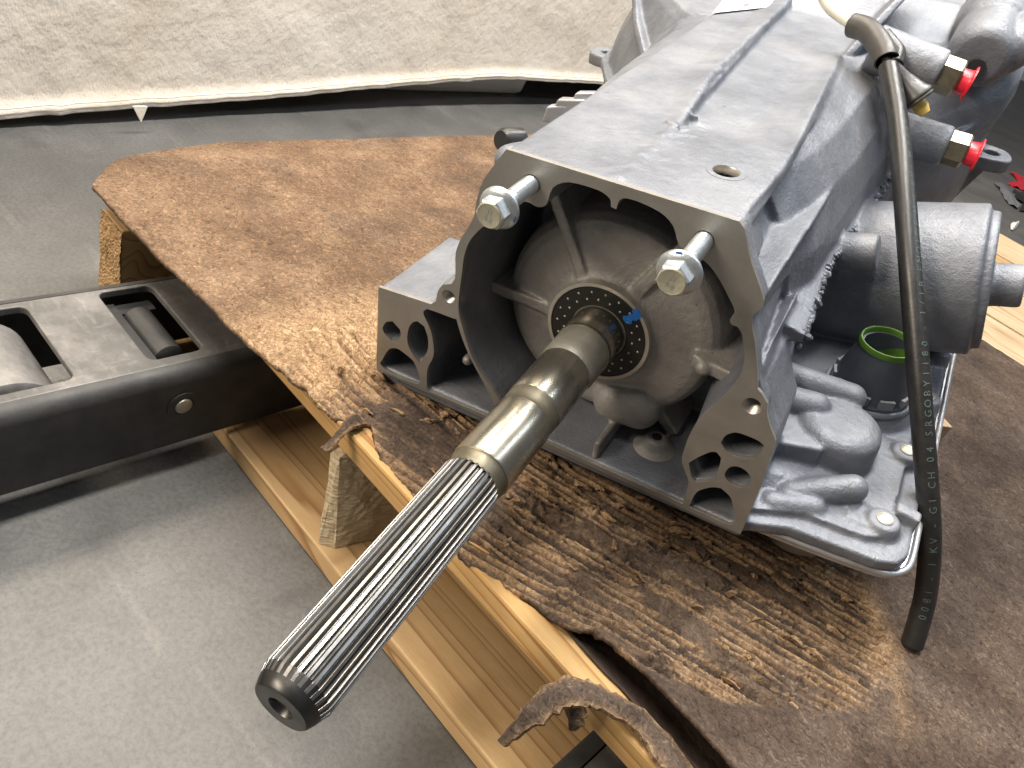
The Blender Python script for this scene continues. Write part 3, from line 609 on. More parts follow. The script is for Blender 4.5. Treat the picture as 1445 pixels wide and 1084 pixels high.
# --- casting: overlapping closed solids fused by a voxel remesh
C_ = Parts()
ins = offset(OUT, -.5)
C_.add(solid(ins, [offset(CAV, .25)]+[offset(h, .25) for h in HS], 2.0, 13, xw))
def ringloft(out, inn, w0, w1, so, si):
    ctr = np.array([0, 12.])
    sc = lambda L, s: [tuple(ctr+(np.array(p)-ctr)*np.array([s, .99])) for p in L]; n = len(out)
    o1, i1 = sc(out, so), sc(inn, si); v = [xw(*p, w0) for p in out]+[xw(*p, w0) for p in inn]+[xw(*p, w1) for p in o1]+[xw(*p, w1) for p in i1]; f = []
    for i in range(n):
        j = (i+1) % n; f += [(i, j, n+j, n+i), (2*n+i, 3*n+i, 3*n+j, 2*n+j), (i, 2*n+i, 2*n+j, j), (n+i, n+j, 3*n+j, 3*n+i)]
    return v, f
C_.add(ringloft(offset(CAV, 4.6), offset(CAV, .25), 11, 92, .93, .9))
blockL = [(-145, -79), (-141.5, -9), (-102, -5.8), (-96, 0), (-95, 8), (-92, 12), (-86.5, 12), (-83.5, -8), (-78.4, -21.8), (-70.6, -35.6), (-61, -49.1), (-52.5, -61.4), (-43, -75), (-41, -79)]
C_.add(solid(blockL, [offset(h, .25) for h in HS[:4]], 11, 74, xw)); C_.add(prism(blockL, blockL, 73, 84))
blockR = [(84.5, -79), (121, -79), (120.8, -37), (118.6, -7), (109, 10.5), (102.5, 21.5), (96, 24), (90, 20), (84.5, 5), (79, -8), (77, -20), (76.5, -31), (77, -43), (81, -50), (84.5, -57)]
C_.add(solid(blockR, [offset(h, .25) for h in HS[4:]], 11, 46, xw)); C_.add(prism(blockR, blockR, 45, 60))
for c in (t1,): C_.add(lathe((c[0], 3, c[1]), (0, 1, 0), [(0, 8.5), (45, 8)], 24))
# floor of the housing
C_.add(prism([(-144, -89), (121, -86), (121, -75.5), (-144, -75.5)], [(-135, -88), (121, -86), (121, -76), (-135, -76)], 3.2, 92))
# body sections right side: y levels -> x
YL = [-86, -70, -40, 0, 25, 50, 75, 95, 104]
SEC = {88: [100, 100, 96, 96, 94, 88, 75, 60, 46], 120: [100, 102, 102, 103, 102, 97, 84, 68, 54], 164: [100, 102, 104, 105, 104, 101, 91.5, 76, 62], 215: [100, 103, 106, 109, 108, 105, 96, 80, 64], 331: [105, 108, 114, 119, 117, 112, 101, 84, 60], 365: [108, 114, 121, 127, 126, 121, 110, 92, 68]}
def sec(wv, R): return [xw(x, y, wv) for x, y in zip(R, YL)]+[xw(0, 105, wv)]+[xw(-x*.98, y, wv) for x, y in list(zip(R, YL))[::-1]]
C_.add(loft([sec(k, SEC[k]) for k in sorted(SEC)]))
# bell
C_.add(loft([[xw(r*math.cos(q)*(1+.13*max(0, math.cos(q))*min(1, max(0, (wv-380)/70))*min(1, max(0, (math.sin(q)-.2)/.2))), min(104.0 if wv < 465 else 125.0, max(-110, r*math.sin(q))), wv) for q in [2*math.pi*i/72 for i in range(72)]] for wv, r in ((350, 112), (368, 132), (392, 152), (420, 171), (445, 180), (500, 186), (580, 190))]))
for a in (18, 40, 62, 150, 172):                                    # webs running up the bell
    q = math.radians(a); d = np.array([math.cos(q), math.sin(q)]); n_ = np.array([-d[1], d[0]])*3.2
    C_.add(loft([[xw(*(d*r+n_), wv), xw(*(d*r-n_), wv), xw(*(d*80-n_), wv), xw(*(d*80+n_), wv)] for wv, r in ((335, 118), (385, 158), (425, 181), (480, 190))]))
# top plate, left of the seam
PLf = [(-57.5, 109.4), (2.5, 109.8), (2.5, 105), (-24, 104.6), (-32, 101), (-34, 90), (-44, 88), (-52, 85), (-61, 76), (-72.5, 76), (-70, 88)]
C_.add(prism(PLf, PLf, 2.2, 92)); C_.add(prism([(-57.5, 109.4), (2.5, 109.8), (2.5, 92), (-72, 86)], [(-57.5, 110), (-17, 110), (-17, 92), (-74, 88)], 91, 440))
PRf = [(70, 104), (63, 91), (47, 91), (42.5, 96), (38, 101), (30, 105), (2, 105.4)]
C_.add(prism([(2, 109.8), (65.6, 110)]+PRf, [(2, 109.6), (68.5, 110)]+PRf, 2.2, 70))
C_.add(prism([(2, 109.6), (68.5, 110)]+PRf, [(2, 108.4), (67.5, 110)]+PRf, 69.8, 100))
C_.add(loft([[xw(x, y, wv) for x, y in s] for wv, s in ((99.8, [(1, 107), (30, 105.5), (60, 108.6), (67.5, 110), (69.5, 104), (1, 94)]), (118, [(1, 103), (30, 103.4), (58, 108), (66.5, 110), (69, 104), (1, 94)]), (190, [(-5, 102), (30, 103), (54, 107.5), (61.5, 110), (65, 104), (-5, 94)]), (253, [(-8, 101.5), (28, 103.5), (50, 107.5), (57, 109.6), (62, 104), (-8, 94)]), (331, [(-10, 101), (24, 104), (44, 107), (51, 107.8), (58, 102), (-10, 94)]))]))
# seam ridge
sp = spl([(3.6, 6, 109.6), (3, 40, 109.7), (1.8, 79, 109.8), (1.2, 104, 110), (-3, 150, 110.4), (-8, 190, 110.6), (-12, 300, 110.8), (-17, 450, 111)], 14)
rs = np.random.RandomState(3)
for a, b in zip(sp[:-1], sp[1:]):
    if a[1] > 92:
        jj = rs.normal(0, .5, 2); g_ = min(1, (a[1]-92)/60)
        C_.add(loft([[(p[0]-10-9*g_, p[1], p[2]-1.2), (p[0]-.8+jj[0], p[1], p[2]+1.6+1.4*g_+jj[1]*.3), (p[0]+1.6+jj[0], p[1], p[2]+1.0+g_), (p[0]+2.6, p[1], 100), (p[0]-18, p[1], 100)] for p in (a-np.array([0, .4, 0]), b+np.array([0, .4, 0]))])); continue
    hw = 2.2+2.4*rs.rand() if a[1] < 100 else 2.3+.9*rs.rand(); h = (.35+1.0*rs.rand()) if a[1] < 88 else 2.2+1.0*rs.rand(); j = rs.normal(0, 1.1 if a[1] < 100 else .4)
    C_.add(loft([[(p[0]-hw+j, p[1], p[2]-6), (p[0]+hw+j, p[1], p[2]-6), (p[0]+hw*.5+j, p[1], p[2]+h), (p[0]-hw*.6+j, p[1], p[2]+h)] for p in (a-np.array([0, .4, 0]), b+np.array([0, .4, 0]))]))
for k in range(26):
    x0 = rs.normal(2, 7); w0 = rs.uniform(12, 118); L = rs.uniform(4, 13); a_ = rs.uniform(-.9, 2.2); d_ = np.array([math.cos(a_), math.sin(a_)]); n_ = np.array([-d_[1], d_[0]])*rs.uniform(.8, 1.6); zt = 109.7 if x0 < 3 or w0 < 98 else 105.5
    p0 = np.array([x0, w0]); C_.add(loft([[(*(p0-n_), zt-4), (*(p0+n_), zt-4), (*(p0+d_*L+n_*.4), zt-4), (*(p0+d_*L-n_*.4), zt-4)], [(*(p0-n_*.6), zt+.9), (*(p0+n_*.6), zt+.9), (*(p0+d_*L+n_*.2), zt+.4), (*(p0+d_*L-n_*.2), zt+.4)]]))
# second gusset shelf on the right and lower rib
C_.add(loft([[xw(x, y, wv) for x, y in s] for wv, s in ((2.2, [(80, 73), (87.8, 74.6), (88, 69), (80, 66)]), (60, [(72, 73), (89.5, 75), (89, 70), (75, 66)]), (110, [(66, 73), (91.5, 75.4), (90, 70), (60, 62)]), (166, [(70, 70), (92, 75.2), (91, 71), (70, 62)]))]))
C_.add(loft([[xw(x, y, wv) for x, y in s] for wv, s in ((2.2, [(67, 99), (70, 106), (86, 76), (79, 77)]), (20, [(64, 97), (67, 103), (78, 79), (72, 78)]), (52, [(60, 95), (63, 100), (74, 79), (68, 78)]))]))   # fillet behind the face
C_.add(loft([[xw(x, y, wv) for x, y in s] for wv, s in ((2.4, [(86, 70), (86, 62), (81, 60), (80, 67)]), (60, [(83, 70), (88, 50), (83, 48), (78, 66)]), (88, [(86, 68), (90, 46), (74, 44), (70, 66)]))]))
C_.add(loft([[xw(x, y, wv) for x, y in s] for wv, s in ((2.4, [(117.8, -4), (118.6, -7.5), (116.5, -8.5), (114.5, -2)]), (50, [(112.5, 1), (113.5, -6), (96, -20), (94, 8)]), (98, [(105.5, 2), (107.5, -10), (94, -20), (94, 8)]))]))
C_.add(loft([[xw(x, y, wv) for x, y in s] for wv, s in ((2.4, [(99, 30), (108, 17), (105, 15), (96, 27)]), (30, [(97, 34), (103, 16), (94, 8), (92, 27)]), (90, [(98, 38), (101, 10), (90, 0), (88, 25)]))]))
# parting line on the flank
C_.add(loft([[xw(x, y, wv) for x, y in s] for wv, s in ((62, [(94, 31), (111, 27), (111, 21), (94, 16)]), (150, [(94, 31), (106.5, 27), (106.5, 21), (94, 15)]), (215, [(96, 31), (111, 27), (111, 21), (96, 15)]), (340, [(100, 31), (120.5, 27), (120.5, 21), (100, 15)]))]))
# pan rail platform
plat = [(80, 62), (121, 62), (121, 3.5), (146, 15), (196, 19), (207, 24), (212, 34), (213, 300), (214, 360), (80, 360)]
C_.add(solid(plat, [], -80.5, -72, lambda a, b, wv: (a, b, wv)))
plat2 = [(80, 62), (121.5, 62), (121.5, 12), (150, 26), (186, 29), (198, 36), (201, 300), (201, 350), (80, 350)]
C_.add(solid(plat2, [], -74, -67.5, lambda a, b, wv: (a, b, wv)))
C_.add(loft([[(a, b, -73) for a, b in ((122, 40), (182, 60), (188, 100), (190, 300), (95, 330), (95, 62))], [(a, b, -58) for a, b in ((122, 52), (150, 70), (168, 100), (172, 280), (95, 320), (95, 70))]]))
def capsule(a, b, r, r2=None):
    a, b = np.array(a, float), np.array(b, float); L = np.linalg.norm(b-a); r2 = r2 or r; pr = []
    for i in range(1, 7): q = math.pi/2*i/6; pr.append((-r*math.cos(q), r*math.sin(q)))
    for i in range(0, 6): q = math.pi/2*i/6; pr.append((L+r2*math.sin(q), r2*math.cos(q)))
    return lathe(a, (b-a)/L, pr, 26)
def pil(c, r, h, top): return lathe((c[0], c[1], top-h), (0, 0, 1), [(0, r+1.5), (h-9, r), (h-5, r-1), (h-2, r-4), (h, r-9)], 44)
C_.add(pil((151, 92), 27, 34, -40)); C_.add(loft([[(100, 46, z), (146, 62, z), (152, 112, z), (100, 116, z)] for z in (-76, -46)]))
C_.add(capsule((100, 90, -43), (133, 97, -43), 10)); C_.add(loft([[(100, 82, z), (134, 88, z), (136, 105, z), (100, 101, z)] for z in (-74, -43)]))
C_.add(capsule((105, 115, -40), (152, 122, -43), 9.5)); C_.add(loft([[(104, 106, z), (154, 113, z), (156, 131, z), (104, 126, z)] for z in (-76, -43)])); C_.add(capsule((138, 40, -71), (171, 56, -60), 10, 9)); C_.add(loft([[(122, 22, -73), (172, 44, -73), (176, 66, -73), (122, 66, -73)], [(122, 40, -60), (160, 54, -63), (164, 64, -63), (122, 64, -58)]]))
C_.add(capsule((130, 26, -71), (154, 36, -70), 8))
C_.add(lathe((164, 158, -74), (0, 0, 1), [(0, 36), (8, 33), (17, 28), (20, 26)], 40))
RB = [(194, 45), (198, 117), (203, 187), (204, 255)]
for c in RB: C_.add(lathe((c[0]-1, c[1], -76), (0, 0, 1), [(0, 12), (8, 11), (12, 9.5), (13, 8.5)], 28)); C_.add(loft([[(c[0]-22, c[1]-8, z), (c[0], c[1]-9, z), (c[0], c[1]+9, z), (c[0]-22, c[1]+8, z)] for z in (-74, -66)]))
C_.add(lathe((116, 48, -70), (0, 0, 1), [(0, 11), (7, 10), (8, 9)], 24))
C_.add(loft([[(198, 57, z), (212, 55, z), (213, 63, z), (198, 66, z)] for z in (-76, -63)]))
# servo bore, side bosses, bell boss, mounting ears
sd = np.array([.957, 0, .288]); sc_ = np.array([204, 250, 3.])
C_.add(lathe(sc_, sd, [(-120, 54), (-1.5, 54), (0, 52.5)], 72)); C_.add(lathe(sc_, sd, [(-2, 49), (5, 49), (6.5, 47.5)], 60)); C_.add(lathe(sc_+np.array([2, 0, -2]), sd, [(0, 15.5), (24, 15.2), (25.5, 14)], 40))
C_.add(lathe(np.array(tl(1240, 357, 190)), sd, [(-45, 13), (-1.5, 13), (0, 11.5)], 32))
F1a, F1b, F1c = [np.array(tl(u, v, 330)) for u, v in ((1326, 103), (1353, 112), (1366, 118))]
F2a, F2b, F2c = [np.array(tl(u, v, 330)) for u, v in ((1336, 207), (1364, 214), (1377, 219))]
fd1 = (F1c-F1a)/np.linalg.norm(F1c-F1a); fd2 = (F2c-F2a)/np.linalg.norm(F2c-F2a)
C_.add(lathe(F1a, fd1, [(-52, 17), (-1, 16), (0, 15)], 36)); C_.add(lathe(F2a, fd2, [(-52, 16), (-1, 15), (0, 14)], 36))
bc = np.array(tl(1380, 84, 392)); C_.add(lathe(bc, (.05, 1, .12), [(0, 17), (2, 21), (6, 24), (14, 25.5), (50, 26), (54, 29), (62, 30), (110, 31)], 40)); C_.add(lathe(bc+np.array([14, 10, 4]), (.3, 1, .2), [(0, 12), (4, 17), (30, 19), (90, 20)], 30))
bh = np.array(tl(1377, 95, 395))
for s in (1, -1):
    ear = smoothpoly([(s*150, 452), (s*190, 456), (s*207, 462), (s*210, 476), (s*204, 490), (s*186, 496), (s*150, 500)], 4, 70)
    C_.add(solid(ear, [circle((s*192, 476), 6.8)], 8, 20, lambda a, b, wv: (a, b, wv)))
    C_.add(loft([[xw(s*150, 12, 455), xw(s*196, 12, 468), xw(s*196, 12, 486), xw(s*150, 12, 500)], [xw(s*150, -60, 455), xw(s*168, -60, 468), xw(s*168, -60, 486), xw(s*150, -60, 500)]]))
C_.add(capsule((-72, 60, 82), (-72, 32, 88), 9))
cme = remesh(C_.mesh(), 1.35, 4, .5)
th = ty_(1025, 242, 110)
def pierce(me, tests):
    bm = bmesh.new(); bm.from_mesh(me); dl = []
    for fc in bm.faces:
        c = fc.calc_center_median()*1000
        if any(t(c) for t in tests): dl.append(fc)
    bmesh.ops.delete(bm, geom=dl, context='FACES'); bm.to_mesh(me); bm.free()
pierce(cme, [lambda c: c.z > 85 and (c.x-th[0])**2+(c.y-th[1])**2 < 8.6**2]+[(lambda c, h=h, r=r: c.y < 9 and (c.x-h[0])**2+(c.z-h[1])**2 < r*r) for h, r in ((b1, 6.2), (b2, 6.2), (t1, 5.6), (t2, 6.2))])
case = tp('case', cme, 'cast')
# --- drain: top hole, boss ring
th = ty_(1025, 242, 110)
P('boss_pad', solid(circle((th[0], th[1]), 10.6, 40), [circle((th[0], th[1]), 7.3, 40)], 108.5, 110.15, lambda a, b, wv: (a, b, wv)), 'cast', None, 30)
P('hole_bore', lathe((th[0], th[1], 110.12), (0, 0, -1), [(0, 7.4), (.6, 6.9), (5, 6.9)], 40, False), 'ring', None, 60)
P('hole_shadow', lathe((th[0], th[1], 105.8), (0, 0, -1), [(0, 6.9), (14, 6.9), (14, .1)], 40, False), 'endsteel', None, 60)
P('oil_port', lathe(bh+np.array([0, -6, 0]), (0, 1, 0), [(0, 7.2), (20, 7.2)], 28), 'shadowgasket', None, 60)  # solid black disc; the dark inside of the hole is put into its colour
# --- parting flash: ragged lumps
fl_ = Parts(); fr = np.random.RandomState(5)
for wv in np.arange(64, 338, 2.2):
    xx = np.interp(wv, [62, 150, 215, 340], [111, 106.5, 111, 120.5])
    if fr.rand() < .82:
        s = 1+1.6*fr.rand(); c = np.array([xx+fr.normal(0, .8), wv, 25.5+fr.normal(0, .7)]); fl_.add(lathe(c, (fr.normal(), 1.5, fr.normal()), [(-1.6, .4*s), (-.6, 1.2*s), (.8, 1.1*s), (1.7, .3*s)], 6))
    if fr.rand() < .6 and wv < 230: c = np.array([xx-.6+fr.normal(0, .8), wv, 20.5-(230-wv)*.03+fr.normal(0, 1.2)]); fl_.add(lathe(c, (fr.normal(), 1.5, fr.normal()), [(-1.6, .5), (0, 1.6+fr.rand()), (1.7, .3)], 6))
tag(P('parting_flash', (fl_.v, fl_.f), 'cast', None, 50), kind='stuff')
# --- hub inside the housing
H_ = Parts()
H_.add(lathe((0, 0, 0), (0, 1, 0), [(30, 33.2), (33.5, 33.8), (36, 37.5), (37.6, 43), (39, 50), (40.5, 61), (43, 66.5), (48, 70), (56, 71.5), (92, 72)], 96))
def rib(a, b, w0, w1, t):
    a, b = np.array(a, float), np.array(b, float); d = (b-a)/np.linalg.norm(b-a); n_ = np.array([-d[1], d[0]])*t/2
    H_.add(loft([[xw(*(a+n_), w0), xw(*(b+n_), w1), xw(*(b+n_), 92), xw(*(a+n_), 92)], [xw(*(a-n_), w0), xw(*(b-n_), w1), xw(*(b-n_), 92), xw(*(a-n_), 92)]]))
rib((-15, 26), (-47, 76), 33, 37, 7); rib((-28, -2), (-84, -3), 34, 37, 8); rib((10, 20), (46, 86), 33, 37, 8); rib((58, 2), (90, 1), 34, 30, 9); rib((20, -22), (58, -74), 38, 52, 8)
rib((-22, -20), (-40, -52), 36, 46, 8)
H_.add(capsule((17, 40, -54), (34, 40, -51), 14, 15)); H_.add(lathe((25, 44, -53), (0, 1, 0), [(0, 20), (40, 22)], 30)); H_.add(capsule((66, 33, 1), (68, 40, 1), 5))
H_.add(lathe((51, 37, -76), (0, 0, 1), [(0, 15), (3, 10), (8, 7), (9, 5.5)], 30)); H_.add(loft([[(20, 4, z), (24, 4, z), (25, 46, z), (20, 46, z)] for z in (-77, -62)]))
H_.add(capsule((-77, 8, -44), (-79, 55, -52), 3.6)); H_.add(loft([[(-78, 14, z), (-72, 14, z), (-73, 34, z), (-79, 34, z)] for z in (-47, -41)]))
hub = tp('output_hub', remesh(H_.mesh(), 1.1, 4, .5), 'hub')
P('drain_dimple', lathe((51, 37, -66.8), (0, 0, 1), [(0, 3.4), (.4, 3.2)], 20), 'endsteel', hub)
P('seal_seat', lathe((0, 28.2, 0), (0, 1, 0), [(0, 31.2), (0, 33.4), (2, 33.6), (6, 33.6), (6, 31.2)], 96, False), 'ring', hub, 30)
seal = P('perforated_seal', lathe((0, 28.9, 0), (0, 1, 0), [(6, 31.3), (.25, 31.3), (0, 31), (0, 18.6), (.4, 18.2), (6, 18.2)], 96, False), 'black', None, 30, 'black perforated ring seal around the shaft')
dt = Parts()
for k, (r, n, o_) in enumerate(((22.6, 19, .06), (27.2, 19, .06+math.pi/19))):
    for i in range(n):
        q = o_+2*math.pi*i/n; dt.add(lathe((r*math.cos(q), 28.95, r*math.sin(q)), (0, -1, 0), [(0, .8), (.3, .7), (.45, .35)], 10))
tag(P('rivet_dots', (dt.v, dt.f), 'ring', seal, 60), kind='stuff')
def patch(pts, wv, th_=.25): return solid(smoothpoly(pts, 4, 60), [], wv, wv+th_, xw)
q = math.radians(47); ur = np.array([math.cos(q), math.sin(q)]); ut = np.array([-ur[1], ur[0]])
pl = lambda L: [tuple(ur*a+ut*b) for a, b in L]
P('blue_paint_mark', patch(pl([(21.5, -2.5), (24, -4.2), (26, -2.4), (28.5, -3.6), (31.8, -3), (31.8, 2.2), (29.6, 3.2), (29, .8), (26.5, 2.4), (25, 1.4), (22.5, 2.6), (21.2, .8)]), 28.55), 'blue', seal)
P('blue_paint_mark', patch(pl([(31, -3.2), (34, -2.4), (34, 2.8), (31, 3.4)]), 27.85), 'blue', seal)
# --- threaded holes in the face
def thread_hole(c, r, name):
    pr = []; wv = .3
    while wv < 24: pr += [(wv, r+.25), (wv+.75, r-.55)]; wv += 1.5
    P(name, lathe((c[0], 0, c[1]), (0, 1, 0), pr+[(24, .2)], 36, False), 'ring', face, 25)
thread_hole(t1, 4.5, 'threaded_hole'); thread_hole(t2, 5.2, 'threaded_hole'); thread_hole(b1, 5.3, 'bolt_hole'); thread_hole(b2, 5.3, 'bolt_hole')
# --- text helper
def text_mesh(s, size):
    cu = bpy.data.curves.new('t', 'FONT'); cu.body = s; cu.size = size; cu.align_x = 'CENTER'; cu.align_y = 'CENTER'; cu.resolution_u = 2
    o = bpy.data.objects.new('t', cu); COL.objects.link(o); dg = bpy.context.evaluated_depsgraph_get(); me = bpy.data.meshes.new_from_object(o.evaluated_get(dg)); bpy.data.objects.remove(o)
    V = [tuple(v.co) for v in me.vertices]; F = [tuple(p.vertices) for p in me.polygons]; bpy.data.meshes.remove(me); return V, F
def extr(V, F, put, h=.2):
    bm = bmesh.new(); vs_ = [bm.verts.new(np.array(put(x, y, 0))/1000) for x, y, z in V]
    for f in F:
        try: bm.faces.new([vs_[i] for i in f])
        except ValueError: pass
    return from_bm(bm)
# --- flange bolts
def bolt(c, wh, rot, label, l1, l2, marks):
    b = P('flange_bolt', lathe((c[0], 6, c[1]), (0, -1, 0), [(0, 4.6)]+[(6+t*.0, 4.7) for t in (0,)]+[(6+k*.75, 4.95 if k % 2 else 4.45) for k in range(1, int(-wh*.62/.75))]+[(6-wh*.66, 4.9), (6-wh-1.5, 4.9)], 32), 'zinc', None, 35, label)
    P('bolt_flange', lathe((c[0], wh, c[1]), (0, -1, 0), [(-1.8, 10.4), (-1.4, 11), (-.4, 11), (.4, 10.4), (1.6, 8.2), (1.9, 7)], 48), 'zinc', b, 40)
    P('hex_head', lathe((c[0], wh-1, c[1]), (0, -1, 0), [(0, 8.1), (7.2, 8.1), (8.2, 7.2)], 6, True, rot), 'zinc', b)
    P('head_face', lathe((c[0], wh-9.1, c[1]), (0, -1, 0), [(0, 6.9), (.3, 6.7), (.5, 6.2), (.3, 5.8)], 36), 'zincface', b, 40)
    for s, dy, sz in ((l1, 2.1, 3.6), (l2, -2.1, 3.8)):
        V, F = text_mesh(s, sz); cr, sr = math.cos(-.25), math.sin(-.25)
        tp('grade_mark', extr(V, F, lambda x, y, z: (c[0]+x*cr-(y+dy)*sr, wh-9.75, c[1]+x*sr+(y+dy)*cr)), 'zinc', b)
    for a, r0, r1, wv in marks:
        u = np.array([math.cos(a), math.sin(a)]); t = np.array([-u[1], u[0]]); c0 = np.array(c)
        P('blue_paint_mark', patch([tuple(c0+u*r0-t*1.8), tuple(c0+u*r1-t*1.2), tuple(c0+u*r1+t*1.5), tuple(c0+u*(r0+.5)+t*2)], wh+wv, .2), 'blue', b)
    return b
bolt(b1, -34, .12, 'zinc flange bolt beside the narrow left corner of the face', 'JT', '8.8', [(-.25, 9.2, 10.6, -.75)])
bolt(b2, -36, .30, 'zinc flange bolt with blue paint on its flange', 'JT', '9.8', [(1.75, 8.6, 10.8, -.8)])
# --- output shaft
shaft = P('output_shaft', lathe((0, 0, 0), (0, -1, 0), [(-34, 17.2), (-11, 17.2), (-10.4, 17.05), (-9.6, 17.05), (-9, 17.25), (-7, 17.25)], 96), 'steel', None, 30, 'polished steel output shaft with a splined end')
P('bearing_journal', lathe((0, 0, 0), (0, -1, 0), [(-7, 17.15), (-5, 17.0), (13, 16.9), (15, 16.6), (17.6, 15.9)], 96), 'greysteel', shaft, 30)
P('polished_journal', lathe((0, 0, 0), (0, -1, 0), [(17.6, 15.9), (18.2, 16.15), (55, 16.15), (55.6, 15.9)], 96), 'steel', shaft, 30)
P('oil_groove', lathe((0, 0, 0), (0, -1, 0), [(55.6, 15.9), (57, 15.7), (60, 15.75), (61, 15.45), (65, 15.4), (66.3, 15.7)], 96), 'oily', shaft, 30)
P('polished_journal', lathe((0, 0, 0), (0, -1, 0), [(66.3, 15.7), (67, 16.15), (110, 16.15), (110.8, 15.8)], 96), 'steel', shaft, 30)
P('oil_groove', lathe((0, 0, 0), (0, -1, 0), [(110.8, 15.8), (111.5, 15.2), (112.4, 15.6), (114, 14.9), (118, 14.7), (119, 14.4)], 96), 'oily', shaft, 30)
def splines():
    NT = 27; per = [(-.5, 0), (-.36, .04), (-.31, .2), (-.22, .9), (-.17, 1), (.17, 1), (.22, .9), (.31, .2), (.36, .04)]; secs = []
    for wv, lim, rt in ((118.2, 14.5, 13.2), (119.2, 15.0, 13.2), (121, 15.5, 13.1), (170, 15.5, 13.1), (236, 15.5, 13.1), (240.6, 15.5, 13.1), (241.6, 15.2, 13.1), (247.6, 13.0, 13.0)):
        s = []
        for k in range(NT):
            for a, h in per: q = 2*math.pi*(k+a)/NT; r = min(rt+(15.5-rt)*h, lim); s.append((r*math.cos(q), -wv, r*math.sin(q)))
        secs.append(s)
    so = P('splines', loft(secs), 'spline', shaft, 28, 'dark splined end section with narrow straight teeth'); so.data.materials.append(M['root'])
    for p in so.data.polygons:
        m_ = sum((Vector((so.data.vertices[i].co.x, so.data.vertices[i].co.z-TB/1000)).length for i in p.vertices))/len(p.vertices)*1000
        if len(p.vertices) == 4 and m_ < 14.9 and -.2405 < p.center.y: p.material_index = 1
splines()
P('end_chamfer', lathe((0, 0, 0), (0, -1, 0), [(240.8, 15.05), (246.4, 13.6), (249.4, 12.3), (250, 11.7), (250, 5.6), (247.5, 4.3), (246, 4.3), (222, 4.3), (222, .1)], 96, False), 'endsteel', shaft, 30)
pr = []; wv = 224
while wv < 245.5: pr += [(wv, 4.6), (wv+.6, 4.0)]; wv += 1.2
P('centre_hole_thread', lathe((0, 0, 0), (0, -1, 0), pr, 36, False), 'greysteel', shaft, 25)
# --- oil pan
pan_o = [(60, 14), (140, 17), (196, 22), (208, 26), (215, 36), (216.5, 60), (219, 290), (220, 380), (-120, 380), (-120, 60), (-60, 30)]
pano = smoothpoly(pan_o, 4, 60)
put = lambda a, b, wv: (a, b, wv)
pan = P('oil_pan', solid(pano, [], -88.5, -82.6, put), 'pan', None, None, 'bright steel oil pan rim under the casting'); bevel(pan, 2.2, 3)
P('pan_rim', tube([(x, y, -82.8) for x, y in offset(pano, .6)[:29]], 2.1, 12), 'pan', pan, 60)
P('pan_gasket', solid(offset(pano, -3.2), [], -82.7, -80.0, put), 'shadowgasket', pan)
Q_ = Parts(); inn = [(-50, 70), (60, 55), (150, 55), (190, 70), (196, 120), (198, 370), (-50, 370)]
Q_.add(loft([[(x, y, -86) for x, y in inn], [(x*.97, y, -96) for x, y in inn], [(20+(x-20)*.92, 200+(y-200)*.92, -104) for x, y in inn]])); Q_.add(lathe((152, 58, -86), (.1, .05, -1), [(-4, 32), (12, 31), (26, 24), (33, 13)], 40))
tp('pan_sump', remesh(Q_.mesh(), 2, 4), 'sump', pan)
for c in RB+[(117, 48)]: P('rail_bolt', lathe((c[0]-1, c[1], -62.5 if c[0] > 150 else -61.5), (0, 0, 1), [(-2, 5), (0, 5), (.3, 4.4), (.1, 3.6), (-.2, 3.4)], 28), 'greysteel', pan, 40)
# --- electrical connector
cc = np.array([162, 158, 0.]); cd = np.array([-.02, 0, 1.])
con = P('electrical_connector', lathe((cc[0], cc[1], -54.5), cd, [(0, 27.5), (1.5, 27.5), (4, 25.5), (10, 25), (31, 19.5), (36, 18.6), (36, 15.6), (20, 15.6)], 64), 'connector', None, 35, 'slate plastic connector with a green ring inside')
P('connector_base', lathe((cc[0], cc[1], -57.5), cd, [(0, 30.5), (1.5, 30.5), (3, 29.4), (3, 27)], 64), 'cast', con, 40)
P('green_ring', lathe((cc[0]-.7, cc[1], -54.5), cd, [(35.8, 18.9), (38.6, 18.6), (39.6, 18.1), (39.6, 17.2), (38.6, 16.6), (6, 14.5), (6, .2)], 64, False), 'green', con, 35)
for k in range(10):
    q = 2*math.pi*k/10+.2; u = np.array([math.cos(q), math.sin(q), 0]); t = np.array([-u[1], u[0], 0]); c = np.array([cc[0], cc[1], -52])+u*26.1; z = np.array([0, 0, 1.])
    v = [c+u*o+t*a*5+z*b for o in (-1.5, .9) for a in (-1, 1) for b in (0, 6.5)]; P('clip_tab', (v, [(0, 1, 3, 2), (4, 6, 7, 5), (0, 4, 5, 1), (2, 3, 7, 6), (0, 2, 6, 4), (1, 5, 7, 3)]), 'clip', con)
# --- cooler line fittings with red caps
for a, b, d, r in ((F1a, F1b, fd1, 13.2), (F2a, F2b, fd2, 12.8)):
    h = np.linalg.norm(b-a)
    fit = P('hex_fitting', lathe(a, d, [(-1, r-1), (0, r), (h-1.5, r), (h, r-1.2)], 6, True, .35), 'brass', None)
    P('red_cap', lathe(a+d*h, d, [(-.5, 8.6), (6, 9), (7, 9.4), (7.6, 12.2), (8.6, 12.4), (9, 11), (9, .3)], 40), 'red', fit, 35)
